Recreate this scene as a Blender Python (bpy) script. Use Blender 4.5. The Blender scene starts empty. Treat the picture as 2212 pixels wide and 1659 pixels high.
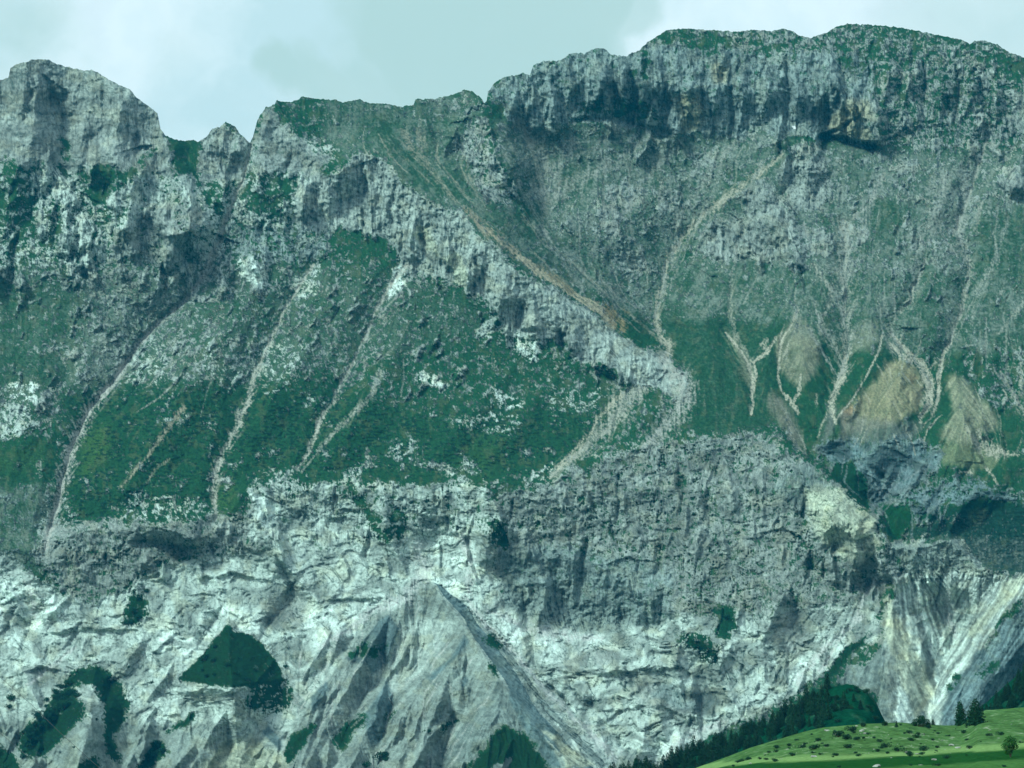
import bpy, bmesh, math, random
import numpy as np
from mathutils import Vector, Matrix
random.seed(7)
F32 = np.float32
# ------------------------------------------------------------------ camera, world, sun
scene = bpy.context.scene
PITCH = math.radians(9.0)
FPX = 4989.0                      # focal length in units of a 2212 px wide frame
cam = bpy.data.cameras.new("camera"); camo = bpy.data.objects.new("camera", cam)
scene.collection.objects.link(camo)
cam.sensor_width = 36.0; cam.lens = 36.0 * FPX / 2212.0
cam.clip_start = 1.0; cam.clip_end = 60000.0
camo.location = (0, 0, 0); camo.rotation_euler = (math.radians(90) + PITCH, 0, 0)
scene.camera = camo
scene.view_settings.view_transform = 'Standard'; scene.view_settings.look = 'None'
scene.view_settings.exposure = 0.0; scene.view_settings.gamma = 1.0
scene.cycles.use_denoising = True
scene.cycles.max_bounces = 4; scene.cycles.diffuse_bounces = 2; scene.cycles.volume_bounces = 0

SUN_EL = math.radians(45)
SUN_DIR = Vector((-0.68, -0.52, 0.0)).normalized() * math.cos(SUN_EL) + Vector((0, 0, math.sin(SUN_EL)))
sun = bpy.data.lights.new("sun", 'SUN'); sun.energy = 4.4; sun.angle = math.radians(15.0); sun.color = (0.775, 1.0, 0.90)
suno = bpy.data.objects.new("sun", sun); scene.collection.objects.link(suno)
suno.rotation_euler = (-SUN_DIR).to_track_quat('-Z', 'Y').to_euler()

def ray(u, v):
    a = (u - 1106.0) / FPX; b = (829.5 - v) / FPX
    return a, math.cos(PITCH) - b * math.sin(PITCH), math.sin(PITCH) + b * math.cos(PITCH)
def at(u, v, y):
    a, dy, dz = ray(u, v)
    return Vector((a * y / dy, y, dz * y / dy))

world = bpy.data.worlds.new("World"); scene.world = world; world.use_nodes = True
nt = world.node_tree; nt.nodes.clear()
def N(t, kind, **kw):
    n = t.nodes.new(kind)
    for k, v in kw.items(): setattr(n, k, v)
    return n
def L(t, a, b): t.links.new(a, b)
def MATH(t, op, a, b=None, clamp=False):
    m = N(t, 'ShaderNodeMath', operation=op); m.use_clamp = clamp
    for i, x in enumerate((a, b)):
        if x is None: continue
        if isinstance(x, (int, float)): m.inputs[i].default_value = x
        else: L(t, x, m.inputs[i])
    return m.outputs[0]
def MIXC(t, fac, a, b, mode='MIX'):
    m = N(t, 'ShaderNodeMix', data_type='RGBA', blend_type=mode)
    for i, x in ((0, fac), (6, a), (7, b)):
        if isinstance(x, (int, float)): m.inputs[i].default_value = x
        elif isinstance(x, tuple): m.inputs[i].default_value = (*x, 1) if len(x) == 3 else x
        else: L(t, x, m.inputs[i])
    return m.outputs[2]
tc = N(nt, 'ShaderNodeTexCoord')
sky = N(nt, 'ShaderNodeTexSky', sky_type='NISHITA'); sky.sun_disc = False
sky.sun_elevation = SUN_EL; sky.sun_rotation = math.atan2(SUN_DIR.x, SUN_DIR.y)
skyc = MIXC(nt, 1.0, sky.outputs[0], (0.10, 0.10, 0.10), 'MULTIPLY')
nz = N(nt, 'ShaderNodeTexNoise'); nz.inputs['Scale'].default_value = 16; nz.inputs['Detail'].default_value = 7; nz.inputs['Roughness'].default_value = .5
L(nt, tc.outputs['Generated'], nz.inputs['Vector'])
sub = N(nt, 'ShaderNodeVectorMath', operation='SUBTRACT'); L(nt, nz.outputs['Color'], sub.inputs[0]); sub.inputs[1].default_value = (.5, .5, .5)
sc_ = N(nt, 'ShaderNodeVectorMath', operation='SCALE'); L(nt, sub.outputs[0], sc_.inputs[0]); sc_.inputs['Scale'].default_value = .075
ad = N(nt, 'ShaderNodeVectorMath', operation='ADD'); L(nt, tc.outputs['Generated'], ad.inputs[0]); L(nt, sc_.outputs[0], ad.inputs[1])
fac = None
for (bu, bv, br, s, st) in ((940, 20, .040, .015, .9), (1160, 40, .046, .015, .9), (1290, 20, .028, .006, .7), (1060, 130, .040, .02, .8), (1200, 190, .03, .03, .5), (600, 180, .013, .006, .8), (690, 215, .022, .010, .8), (820, 200, .030, .016, .8), (900, 215, .03, .02, .7),
                            (40, 100, .024, .018, .8), (0, 180, .02, .02, .6), (330, 90, .016, .02, .35), (1480, 300, .02, .02, .5), (2050, 40, .030, .025, .5), (2212, 0, .05, .04, .5)):
    d = Vector(ray(bu, bv)).normalized()
    ds = N(nt, 'ShaderNodeVectorMath', operation='DISTANCE'); L(nt, ad.outputs[0], ds.inputs[0]); ds.inputs[1].default_value = d
    mr = N(nt, 'ShaderNodeMapRange', interpolation_type='SMOOTHSTEP'); L(nt, ds.outputs['Value'], mr.inputs[0])
    mr.inputs[1].default_value = br - s; mr.inputs[2].default_value = br + s * .5; mr.inputs[3].default_value = st; mr.inputs[4].default_value = 0
    fac = mr.outputs[0] if fac is None else MATH(nt, 'MAXIMUM', fac, mr.outputs[0])
nz2 = N(nt, 'ShaderNodeTexNoise'); nz2.inputs['Scale'].default_value = 14; nz2.inputs['Detail'].default_value = 6
L(nt, ad.outputs[0], nz2.inputs['Vector'])
var = N(nt, 'ShaderNodeMapRange'); L(nt, nz2.outputs[0], var.inputs[0]); var.inputs[1].default_value = .36; var.inputs[2].default_value = .60
cl = MIXC(nt, var.outputs[0], (.61, .86, .905), (.84, 1.04, 1.09))
cl = MIXC(nt, fac, cl, (.505, .75, .725))
cov = N(nt, 'ShaderNodeMapRange'); L(nt, nz2.outputs[0], cov.inputs[0]); cov.inputs[1].default_value = .62; cov.inputs[2].default_value = .9; cov.inputs[3].default_value = .97; cov.inputs[4].default_value = .8
fin = MIXC(nt, cov.outputs[0], skyc, cl)
bg = N(nt, 'ShaderNodeBackground'); L(nt, fin, bg.inputs[0]); bg.inputs[1].default_value = 1.0
wo = N(nt, 'ShaderNodeOutputWorld'); L(nt, bg.outputs[0], wo.inputs[0])

# ------------------------------------------------------------------ numpy tools
def gn(x, y, seed=0):
    """gradient noise, about -1..1"""
    xi = np.floor(x).astype(np.int32); yi = np.floor(y).astype(np.int32)
    fx = (x - xi).astype(F32); fy = (y - yi).astype(F32)
    out = []
    def g(ix, iy, dx, dy):
        h = (ix * 374761393 + iy * 668265263 + seed * 1442695041).astype(np.int32)
        h = (h ^ ((h >> 13) & 0x7ffff)) * np.int32(1274126177)
        h = (h ^ ((h >> 16) & 0xffff)) & 255
        return TC[h] * dx + TS[h] * dy
    sx = fx * fx * fx * (fx * (fx * 6 - 15) + 10); sy = fy * fy * fy * (fy * (fy * 6 - 15) + 10)
    a = g(xi, yi, fx, fy); b = g(xi + 1, yi, fx - 1, fy)
    c = g(xi, yi + 1, fx, fy - 1); d = g(xi + 1, yi + 1, fx - 1, fy - 1)
    a += sx * (b - a); c += sx * (d - c)
    return (a + sy * (c - a)) * F32(1.45)
TA = np.linspace(0, 2 * np.pi, 257)[:256]
TC = np.cos(TA).astype(F32); TS = np.sin(TA).astype(F32)
np.seterr(all='ignore')
def fbm(x, y, o, seed, gain=.5, lac=2.03):
    r = 0; a = 1.0; t = 0
    for i in range(o):
        r = r + a * gn(x, y, seed + i * 17); t += a; a *= gain; x = x * lac + 11.3; y = y * lac + 5.7
    return r / t
def ridged(x, y, o, seed, gain=.5, lac=2.03):
    r = 0; a = 1.0; t = 0
    for i in range(o):
        r = r + a * (1 - np.abs(gn(x, y, seed + i * 17)) * 1.6); t += a; a *= gain; x = x * lac + 11.3; y = y * lac + 5.7
    return r / t
def voro(x, y, seed):
    """F1 and F2-F1 and a random number per cell"""
    xi = np.floor(x).astype(np.int32); yi = np.floor(y).astype(np.int32)
    f1 = np.full(x.shape, 9, F32); f2 = np.full(x.shape, 9, F32); rid = np.zeros(x.shape, F32)
    for dx in (-1, 0, 1):
        for dy in (-1, 0, 1):
            cx = xi + dx; cy = yi + dy
            h = (cx * 374761393 + cy * 668265263 + seed * 1442695041).astype(np.int32)
            h = (h ^ ((h >> 13) & 0x7ffff)) * np.int32(1274126177); h = h ^ ((h >> 16) & 0xffff)
            px = cx + ((h & 255) / F32(255)); py = cy + (((h >> 8) & 255) / F32(255))
            d = np.hypot(x - px, y - py).astype(F32)
            r = ((h >> 16) & 255) / F32(255)
            m = d < f1
            f2 = np.where(m, f1, np.minimum(f2, d)); rid = np.where(m, r, rid); f1 = np.where(m, d, f1)
    return f1, f2 - f1, rid
def ss(x, a, b):
    t = np.clip((x - a) / (b - a), 0, 1); return (t * t * (3 - 2 * t)).astype(F32)
def box(a, r, ax):
    if r < 1: return a
    n = a.shape[ax]; p = [(0, 0), (0, 0)]; p[ax] = (r + 1, r)
    c = np.cumsum(np.pad(a, p, mode='edge').astype(np.float64), axis=ax)
    w = 2 * r + 1
    if ax == 0: return ((c[w:w + n] - c[:n]) / w).astype(F32)
    return ((c[:, w:w + n] - c[:, :n]) / w).astype(F32)
def blur(a, px):
    r = int(round(px / STEP / 1.6))
    for _ in range(2): a = box(box(a, r, 0), r, 1)
    return a
def uni(a):
    """equalise to 0..1"""
    s = np.sort(a[::7, ::7].ravel()); q = np.linspace(0, 1, len(s))
    return np.interp(a, s, q).astype(F32)

# ------------------------------------------------------------------ the mountain: survey grid
STEP = 1.7
us = np.arange(-260, 2480, STEP, dtype=F32); vs = np.arange(-30, 1790, STEP, dtype=F32)
U, V = np.meshgrid(us, vs); NR, NC = U.shape
# domain warps so that no drawn outline stays straight
WU = 7 * gn(U / 60, V / 60, 1) + 3.0 * gn(U / 22, V / 22, 2) + 1.6 * gn(U / 8, V / 8, 3)
WV = 7 * gn(U / 60, V / 60, 4) + 3.0 * gn(U / 22, V / 22, 5) + 1.6 * gn(U / 8, V / 8, 6)
UW = U + WU; VW = V + WV

def T(i, j, pts):                 # survey points read from the nine map tiles
    return [(737.33 * i + p[0] / 3.0, 553.0 * j + p[1] / 3.0) + tuple(p[2:]) for p in pts]
def sub_box(x0, x1, y0, y1):
    a = max(0, int((x0 - us[0]) / STEP)); b = min(NC, int((x1 - us[0]) / STEP) + 2)
    c = max(0, int((y0 - vs[0]) / STEP)); d = min(NR, int((y1 - vs[0]) / STEP) + 2)
    return slice(c, d), slice(a, b)
def line_dist(pts, reach, soft=1.0, vals=None):
    """distance to a polyline, signed side (+ = right of travel), interpolated value; on a sub box"""
    xs = [p[0] for p in pts]; ys = [p[1] for p in pts]
    sl = sub_box(min(xs) - reach - 14, max(xs) + reach + 14, min(ys) - reach - 14, max(ys) + reach + 14)
    x = U[sl] + WU[sl] * soft; y = V[sl] + WV[sl] * soft
    best = np.full(x.shape, 1e9, F32); side = np.zeros(x.shape, F32); val = np.zeros(x.shape, F32)
    for k in range(len(pts) - 1):
        ax, ay = pts[k][:2]; bx, by = pts[k + 1][:2]
        dx, dy = bx - ax, by - ay; l2 = dx * dx + dy * dy + 1e-6
        t = np.clip(((x - ax) * dx + (y - ay) * dy) / l2, 0, 1)
        px = x - ax - t * dx; py = y - ay - t * dy
        d = np.hypot(px, py)
        m = d < best
        best = np.where(m, d, best)
        cr = (dx * (y - ay) - dy * (x - ax)) / math.sqrt(l2)
        side = np.where(m, np.where(cr < 0, 1, -1), side)      # v runs down: cr<0 is left of travel on the page
        if vals is not None: val = np.where(m, vals[k] + t * (vals[k + 1] - vals[k]), val)
    return sl, best, side, val

# base slope
bv = [-60, 60, 300, 400, 560, 780, 1060, 1250, 1450, 1659, 1800]
by = [4090, 4010, 3900, 3830, 3720, 3560, 3310, 3220, 3115, 3000, 2925]
Y0 = np.interp(V, bv, by).astype(F32)
P = np.zeros_like(U)
def tent(pts, ka, kb, soft=1.0, rnd=0):
    """ridge (H>0) or gully (H<0): ka on the left of travel on the page, kb on the right"""
    H = [p[2] for p in pts]; hm = max(abs(h) for h in H); reach = hm / min(ka, kb)
    sl, d, side, h = line_dist(pts, reach, soft, H)
    k = np.where(side > 0, ka, kb)
    if rnd: d = np.sqrt(d * d + rnd * rnd) - rnd
    s = np.sign(h)
    P[sl] += s * np.maximum(0, np.abs(h) - k * d)

# big relief: the cirque on the right lies deeper, the left massif stands forward
P -= 90 * ss(U, 1080, 1400) * (1 - ss(U, 1500, 1750)) * ss(V, 180, 420) * (1 - ss(V, 700, 800))
P += 50 * (1 - ss(U, 350, 560)) * (1 - ss(V, 500, 700))
# ---- left massif
tent([(55, 120, 60), (52, 300, 70), (30, 420, 60), (0, 520, 0)], .8, 1.3)
tent([(215, 160, 40), (265, 220, 70), (250, 330, 70), (300, 400, 20)], .9, .6)
tent([(95, 165, -10), (120, 215, -50), (140, 270, -45), (150, 350, -40), (165, 440, 0)], 1.6, .7)
tent([(345, 250, 30), (360, 330, 45), (375, 400, 30), (385, 470, 0)], .9, .9)
tent([(0, 395, 20), (60, 345, 40), (160, 350, 30), (200, 372, 45), (300, 368, 35), (340, 400, 20)], .5, .6)
tent([(310, 360, 30), (285, 420, 50), (270, 480, 40), (240, 560, 0)], .9, .9)
tent([(385, 375, 30), (400, 430, 50), (410, 500, 60), (430, 560, 10)], .9, 1.2)
tent([(300, 400, -20), (310, 470, -35), (350, 520, -20)], .9, .9)
tent([(100, 400, 20), (130, 450, 40), (120, 560, 20), (200, 660, 20), (250, 740, 0)], .7, .8)
tent([(230, 440, 30), (300, 470, 40), (380, 490, 46), (425, 500, 40)], .4, .68)
tent([(488, 262, 15), (482, 320, 45), (470, 390, 0)], .8, .9)
tent([(500, 265, 10), (520, 320, 20), (535, 360, 0)], .8, .9)
tent([(472, 290, -8), (478, 340, -30), (480, 390, 0)], 1.5, 1.0)
# ---- third peak and the towers below it
tent([(597, 220, 10), (570, 280, 50), (560, 350, 50), (550, 420, 10)], .8, .8)
tent([(600, 225, 20), (640, 300, 45), (690, 340, 30), (715, 390, 0)], .9, .9)
tent([(500, 450, 36), (560, 425, 42), (650, 405, 48), (735, 372, 44)], .5, .66)
tent([(660, 400, 10), (655, 440, 30), (650, 500, 0)], 1.2, 1.2)
tent([(705, 395, 10), (712, 430, 30), (710, 500, 0)], 1.2, 1.2)
tent([(180 + 340, 560, 20), (545, 560, 40), (575, 610, 0)], .8, .8)
# ---- the diagonal rib
rib = [(735, 372, 40), (770, 330, 52), (830, 345, 66), (890, 400, 82), (985, 460, 100), (1040, 505, 110), (1097, 560, 115), (1150, 605, 105), (1216, 655, 95), (1270, 680, 90), (1330, 715, 75), (1400, 765, 50), (1450, 790, 30), (1490, 845, 0)]
tent(rib, 1.0, .66, .8)
for a in ([(895, 420, 0), (893, 500, 30), (880, 580, 25), (850, 620, 0)], [(790, 350, 0), (800, 430, 18), (800, 520, 0)], [(1030, 520, 0), (1010, 590, 35), (1020, 640, 0)],
          [(1095, 575, 0), (1085, 640, 45), (1060, 720, 0)], [(1160, 640, 0), (1150, 700, 35), (1170, 760, 0)], [(1240, 690, 0), (1235, 740, 35), (1215, 775, 0)], [(1320, 740, 0), (1310, 790, 30), (1350, 830, 0)], [(960, 470, 0), (955, 540, 25), (985, 610, 0)]):
    tent(a, 1.1, 1.3)
for a in ([(905, 430, 0), (915, 520, -22), (920, 590, 0)], [(1020, 540, 0), (1040, 600, -25), (1050, 660, 0)], [(1130, 640, 0), (1120, 690, -22), (1110, 730, 0)], [(1200, 700, 0), (1215, 745, -30), (1220, 780, 0)], [(850, 380, 0), (850, 450, -18), (845, 520, 0)]):
    tent(a, 1.6, 1.6)
# ---- ridge under the middle summit
tent(T(1, 0, [(820, 580, 10), (900, 700, 35), (960, 850, 55), (1010, 1000, 60), (1100, 1150, 45), (1200, 1330, 0)]), .8, .7)
tent(T(1, 0, [(860, 700, 0), (720, 860, 35), (650, 1040, 0)]), .8, .8)
tent(T(1, 0, [(480, 650, 10), (560, 820, 15), (620, 980, 0)]), .5, .5)
# ---- the great wall on the right
tent([(1060, 215, 30), (1150, 165, 26), (1230, 150, 28), (1300, 165, 32), (1400, 170, 34), (1500, 190, 26), (1600, 190, 24), (1700, 195, 24), (1790, 205, 36), (1880, 225, 42), (1960, 240, 20), (2050, 260, 0)], .25, .42, 2.2)
for (a, b, h) in ((1225, 120, 30), (1290, 112, 40), (1345, 150, 20), (1385, 125, 35), (1490, 130, 35), (1545, 140, 25), (1600, 130, 25), (1655, 140, 35), (1720, 150, 30), (1790, 110, 40), (1840, 170, 30), (1915, 110, 30), (1960, 120, 30), (2030, 140, 35), (2090, 130, 25), (2150, 150, 30)):
    tent([(a, b, 5), (a + 4, b + 60, h), (a - 6, b + 130, 0)], 1.2, 1.5)
for (a, b, c, h) in ((1325, 120, 260, 35), (1368, 130, 260, 40), (1440, 170, 290, 35), (1518, 120, 220, 22), (1580, 120, 260, 22), (1700, 130, 250, 35), (1785, 190, 315, 60), (1870, 120, 200, 20), (1995, 130, 260, 25), (2065, 130, 260, 22), (2120, 140, 260, 25)):
    tent([(a, b, 0), (a + 3, (b + c) / 2, -h), (a - 2, c, -h * .6), (a, c + 20, 0)], 2.0, 1.4)
tent(T(2, 0, [(1220, 640, 0), (1130, 770, -14), (980, 850, -22), (900, 890, -30)]), 3, 3, .3)
tent(T(2, 0, [(900, 890, -40), (980, 905, -45), (1100, 930, -38), (1250, 955, -55), (1260, 960, 0)]), 3.5, 3.0, .5)
tent(T(2, 0, [(1250, 640, 20), (1265, 760, 45), (1280, 900, 45), (1300, 980, 0)]), 2.5, .8, .5)
tent(T(2, 0, [(180, 715, -16), (184, 745, -16)]), 5, 5, .2); tent(T(2, 0, [(540, 575, -7), (541, 585, -7)]), 5, 5, .2)
tent([(1240, 262, -10), (1330, 250, -16), (1390, 275, -14), (1440, 288, -20)], 1.2, 1.2)
# ---- ridge and outcrop under the notch
tent([(1764, 300, 30), (1700, 340, 45), (1640, 385, 65), (1560, 440, 55), (1500, 545, 0)], 1.0, .55)
tent([(1640, 395, 10), (1660, 470, 55), (1720, 560, 20), (1740, 580, 0)], .7, .9)
tent([(1560, 440, 10), (1575, 500, 30), (1600, 560, 0)], .8, .9)
tent([(1750, 310, 10), (1752, 360, 40), (1740, 420, 10)], .8, .9)
tent([(2212, 330, 20), (2190, 400, 40), (2180, 430, 0)], .8, .9)
# ---- gullies
G1 = [(545, 300), (522, 400), (490, 470), (450, 580), (395, 650), (300, 740), (240, 830), (190, 890), (150, 980), (130, 1060), (100, 1180)]
G2 = [(677, 570), (610, 680), (580, 750), (547, 820), (533, 870), (510, 926), (473, 1000), (463, 1053), (467, 1120)]
G3 = [(880, 570), (854, 600), (814, 663), (797, 710), (765, 775), (737, 826), (723, 863), (693, 906), (683, 936), (667, 976), (640, 1016)]
V1 = [(1120, 253), (1137, 290), (1167, 333), (1180, 377), (1177, 427), (1167, 473), (1184, 520), (1214, 550), (1280, 610), (1340, 665), (1400, 712), (1435, 745)]
V2 = [(1690, 335), (1607, 400), (1524, 460), (1474, 515), (1450, 550), (1437, 596), (1424, 640), (1417, 693), (1424, 720), (1446, 748), (1437, 785)]
V3 = [(1824, 480), (1824, 573), (1827, 653), (1830, 720), (1827, 770), (1820, 813), (1794, 870)]
V4 = [(2000, 560), (1967, 643), (1921, 700), (1924, 720), (1960, 760), (1994, 793), (2007, 830), (2007, 870), (1987, 900)]
V5 = [(2134, 300), (2107, 373), (2090, 433), (2064, 493), (2094, 573), (2090, 613), (2070, 683), (2054, 740), (2037, 766), (2027, 820), (2027, 853), (2014, 896)]
V7 = [(1581, 600), (1577, 670), (1587, 720), (1624, 786), (1627, 830), (1621, 893)]
def hs(pts, *h):
    xs = np.linspace(0, len(h) - 1, len(pts)); return [(p[0], p[1], float(np.interp(x, range(len(h)), h))) for p, x in zip(pts, xs)]
tent(hs(G1, -15, -34, -34, -38, -28, -20), .55, .55)
tent(hs(G1, -8, -10, -10, -10), 1, 1, .5)
tent(hs(G2, -20, -35, -18, -12), .6, .5)
tent(hs(G3, -15, -30, -14, -8), .6, .5)
tent(hs(V1, -10, -60, -60, -60, -30), .5, .6)
tent(hs(V2, -20, -50, -70, -60, -40), .55, .5)
tent(hs(V3, -10, -25, -35, -10), .5, .5)
tent(hs(V4, -10, -25, -35, -10), .5, .5)
tent(hs(V5, -20, -30, -25, -20, -10), .6, .6)
tent(hs(V7, -5, -18, -20, -5), .5, .5)
tent([(2161, 790, -10), (2184, 846, -20), (2230, 900, -10)], .5, .5)
tent([(1691, 726, -4), (1680, 800, -14), (1724, 893, -18), (1741, 983, -30), (1800, 1045, -34), (1885, 1090, -34), (1890, 1130, -14)], .45, .5)
tent([(1887, 1080, -26), (1960, 1010, -16), (2050, 960, -6)], .4, .4, 1, 5)
for a in ([(560, 620, 0), (430, 800, 34), (330, 960, 28), (240, 1100, 0)], [(720, 640, 0), (640, 780, 30), (560, 900, 26), (520, 1030, 0)], [(900, 680, 0), (800, 850, 28), (720, 980, 18), (680, 1040, 0)], [(1220, 800, 0), (1100, 930, 22), (1020, 1040, 0)],
          [(1130, 770, 0), (1010, 900, 22), (900, 1040, 0)], [(130, 640, 0), (80, 800, 26), (40, 960, 16), (20, 1060, 0)], [(1440, 860, 0), (1380, 920, 24), (1300, 985, 0)]):
    tent(a, .42, .5, 1.4, 4)
for a in ([(1720, 700, 5), (1730, 760, 25), (1740, 880, 20), (1770, 960, 0)], [(1900, 720, 8), (1870, 800, 25), (1800, 920, 25), (1760, 990, 0)], [(1940, 790, 5), (1930, 860, 35), (1900, 960, 30), (1880, 1050, 0)], [(2060, 800, 5), (2080, 900, 35), (2060, 1000, 30), (2090, 1100, 0)],
          [(2200, 1000, 10), (2090, 1080, 26), (2000, 1150, 8)], [(1520, 600, 0), (1510, 700, 25), (1560, 850, 0)]):
    tent(a, .5, .55, 1, 6)
# ---- lower ridge of crags, edge of the lower cliffs
tent([(1634, 913, 10), (1690, 945, 40), (1741, 986, 60), (1808, 1053, 75), (1850, 1090, 85), (1874, 1106, 85), (1904, 1150, 80), (1941, 1190, 70), (1990, 1185, 70), (2050, 1165, 70), (2080, 1190, 60), (2110, 1228, 60), (2145, 1225, 60), (2212, 1236, 60), (2350, 1240, 60)], 4.0, .5, .8)
tent([(-200, 1180, 40), (60, 1190, 40), (180, 1150, 40), (330, 1130, 50), (480, 1110, 35), (545, 1052, 35), (640, 1038, 30), (760, 1042, 30), (900, 1048, 35), (1050, 1042, 45), (1180, 1042, 45), (1300, 992, 45), (1400, 962, 40), (1520, 950, 30), (1634, 913, 10)], 1.2, .35)
tent([(330, 1135, 30), (420, 1165, 40), (480, 1160, 0)], .8, 1.2)
tent([(300, 1170, -20), (400, 1190, -30), (440, 1180, 0)], 1.2, .9)
for a in ([(1085, 1240, -20), (1160, 1290, -50), (1280, 1340, -60), (1440, 1350, -15)], [(930, 1130, -10), (940, 1190, -35), (1010, 1250, 0)], [(620, 1190, -10), (640, 1300, -28), (680, 1360, 0)],
          [(1700, 1300, -10), (1720, 1400, -32), (1735, 1470, -20)], [(1480, 1420, -10), (1560, 1470, -40), (1640, 1510, 0)], [(60, 1310, -10), (70, 1340, -30), (130, 1350, 0)], [(1860, 1180, -10), (1878, 1260, -30), (1880, 1320, 0)]):
    tent(a, .55, .5, 1, 8)
for a in ([(545, 1060, 10), (570, 1160, 40), (640, 1250, 30), (700, 1310, 0)], [(1050, 1060, 10), (1060, 1150, 40), (1050, 1240, 0)], [(820, 1060, 10), (830, 1130, 30), (880, 1250, 0)],
          [(1790, 1080, 20), (1800, 1130, 45), (1760, 1190, 0)], [(1850, 1130, 25), (1850, 1190, 35), (1830, 1250, 0)], [(1905, 1170, 15), (1905, 1230, 20)], [(1500, 1380, 10), (1560, 1420, 30), (1600, 1560, 30), (1580, 1700, 0)]):
    tent(a, .7, .8)
# ---- badland spurs; each starts at its tip and widens downwards
tent([(934, 1259, 4), (1000, 1345, 70), (1060, 1440, 150), (1130, 1545, 220), (1200, 1620, 260), (1290, 1710, 300)], 2.7, .66, .35)
tent([(1003, 1313, 0), (1060, 1375, 22), (1110, 1460, 34), (1200, 1590, 34)], 2.2, 1.1, .35)
SP = [([(912, 1437, 0), (890, 1520, 75), (850, 1700, 120)], 1.6, .7), ([(1007, 1362, 0), (975, 1440, 52), (930, 1560, 70), (880, 1700, 80)], 1.6, .8), ([(1085, 1476, 0), (1060, 1560, 60), (1040, 1720, 120)], .9, .8),
      ([(837, 1466, 0), (800, 1560, 65), (740, 1700, 95)], 1.5, .8), ([(842, 1328, 0), (800, 1400, 40), (720, 1540, 70), (640, 1700, 90)], 1.6, .9), ([(706, 1468, 0), (670, 1540, 40), (640, 1640, 30)], 1.4, .8),
      ([(690, 1556, 0), (660, 1620, 35), (640, 1720, 60)], 1.6, .7), ([(540, 1590, 0), (515, 1650, 35), (500, 1740, 70)], .8, .7), ([(412, 1536, 0), (385, 1620, 50), (370, 1740, 70)], 1.2, .8),
      ([(493, 1330, 0), (497, 1420, 70), (502, 1480, 105), (506, 1510, 85), (510, 1640, 0)], .85, .9), ([(208, 1432, 0), (195, 1520, 70), (170, 1620, 110), (150, 1740, 120)], 1.0, .8), ([(188, 1565, 0), (180, 1640, 40), (170, 1740, 50)], 1.4, .7),
      ([(188, 1468, 0), (192, 1530, 22), (200, 1600, 20)], 1.2, .9), ([(300, 1550, 0), (302, 1600, 25), (310, 1640, 0)], 1.5, .8), ([(1937, 1249, 0), (1925, 1330, 40), (1935, 1430, 80), (1950, 1580, 110), (1960, 1740, 120)], .75, .85),
      ([(1903, 1375, 0), (1905, 1450, 30), (1930, 1560, 30)], 1.4, .8), ([(2240, 1250, 60), (2160, 1340, 60), (2085, 1450, 50), (2030, 1580, 40)], .6, 1.0), ([(2300, 1270, 60), (2200, 1400, 80), (2120, 1500, 80), (2080, 1600, 80)], .7, .7),
      ([(1741, 1443, 0), (1728, 1475, 22), (1720, 1500, 0)], 1.6, .8), ([(2000, 1262, -10), (2040, 1320, -40), (2062, 1400, -60), (2040, 1500, -50), (2010, 1590, -30)], .6, .6), ([(760, 1390, 0), (700, 1500, 25), (640, 1560, 0)], 1.2, .7),
      ([(1400, 1520, 0), (1390, 1600, 30), (1350, 1700, 40)], .9, .8), ([(1480, 1560, 0), (1470, 1600, 25), (1450, 1680, 30)], 1.0, .8), ([(1640, 1220, 0), (1690, 1290, 30), (1640, 1400, 0)], .8, .8), ([(940, 1560, 0), (930, 1650, 30), (920, 1740, 40)], 1.6, .9),
      ([(60, 1560, 0), (50, 1640, 40), (30, 1740, 60)], .9, .8), ([(350, 1640, 0), (330, 1740, 40)], .9, .8)]
for a, kl, kr in SP: tent(a, kl, kr, .55)
for a in ([(875, 1300, 6), (870, 1330, 12), (880, 1370, 0)], [(890, 1300, -6), (893, 1330, -10), (905, 1380, 0)], [(900, 1345, 6), (890, 1420, 12), (870, 1470, 0)], [(930, 1330, 6), (940, 1400, 14), (930, 1450, 0)]):
    tent(a, 1.1, 1.1, .4)

# ---- the many small ribs and teeth of the crags, placed by region
SPUR = np.zeros_like(U)
def inside(px, py, pts):
    c = False; n = len(pts)
    for k in range(n):
        ax, ay = pts[k]; bx, by_ = pts[(k + 1) % n]
        if (ay > py) != (by_ > py) and px < (bx - ax) * (py - ay) / (by_ - ay) + ax: c = not c
    return c
def teeth(pts, n, Ls, hs_, lean, seed, k=(.9, 1.8), neg=.25, soft=.8):
    r = random.Random(seed)
    x0, x1 = min(p[0] for p in pts), max(p[0] for p in pts); y0, y1 = min(p[1] for p in pts), max(p[1] for p in pts)
    q = 0
    while q < n:
        x, y = r.uniform(x0, x1), r.uniform(y0, y1)
        if not inside(x, y, pts): continue
        q += 1
        Lx = Ls[0] + (Ls[1] - Ls[0]) * r.random() ** 2.2; h = hs_[0] + (hs_[1] - hs_[0]) * (Lx - Ls[0]) / (Ls[1] - Ls[0]) * r.uniform(.6, 1.2)
        le = lean(x, y) if callable(lean) else lean
        le += r.gauss(0, .16)
        if r.random() < neg: h = -h * .8
        ka, kb = r.uniform(*k), r.uniform(*k)
        p = [(x, y, 0), (x + le * Lx * .3 + r.gauss(0, 2), y + Lx * .3, h), (x + le * Lx * .75 + r.gauss(0, 3), y + Lx * .75, h * .8), (x + le * Lx, y + Lx, 0)]
        reach = abs(h) / min(ka, kb)
        sl, d, side, hh = line_dist(p, reach, soft, [t_[2] for t_ in p])
        kk = np.where(side > 0, ka, kb); v = np.maximum(0, np.abs(hh) - kk * d)
        P[sl] += v if h > 0 else -v
        if h > 0: SPUR[sl] = np.maximum(SPUR[sl], v / h)
        else: SPUR[sl] = SPUR[sl] - v / -h * .7
leanL = lambda x, y: -.45 if x > 150 else .0
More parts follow.
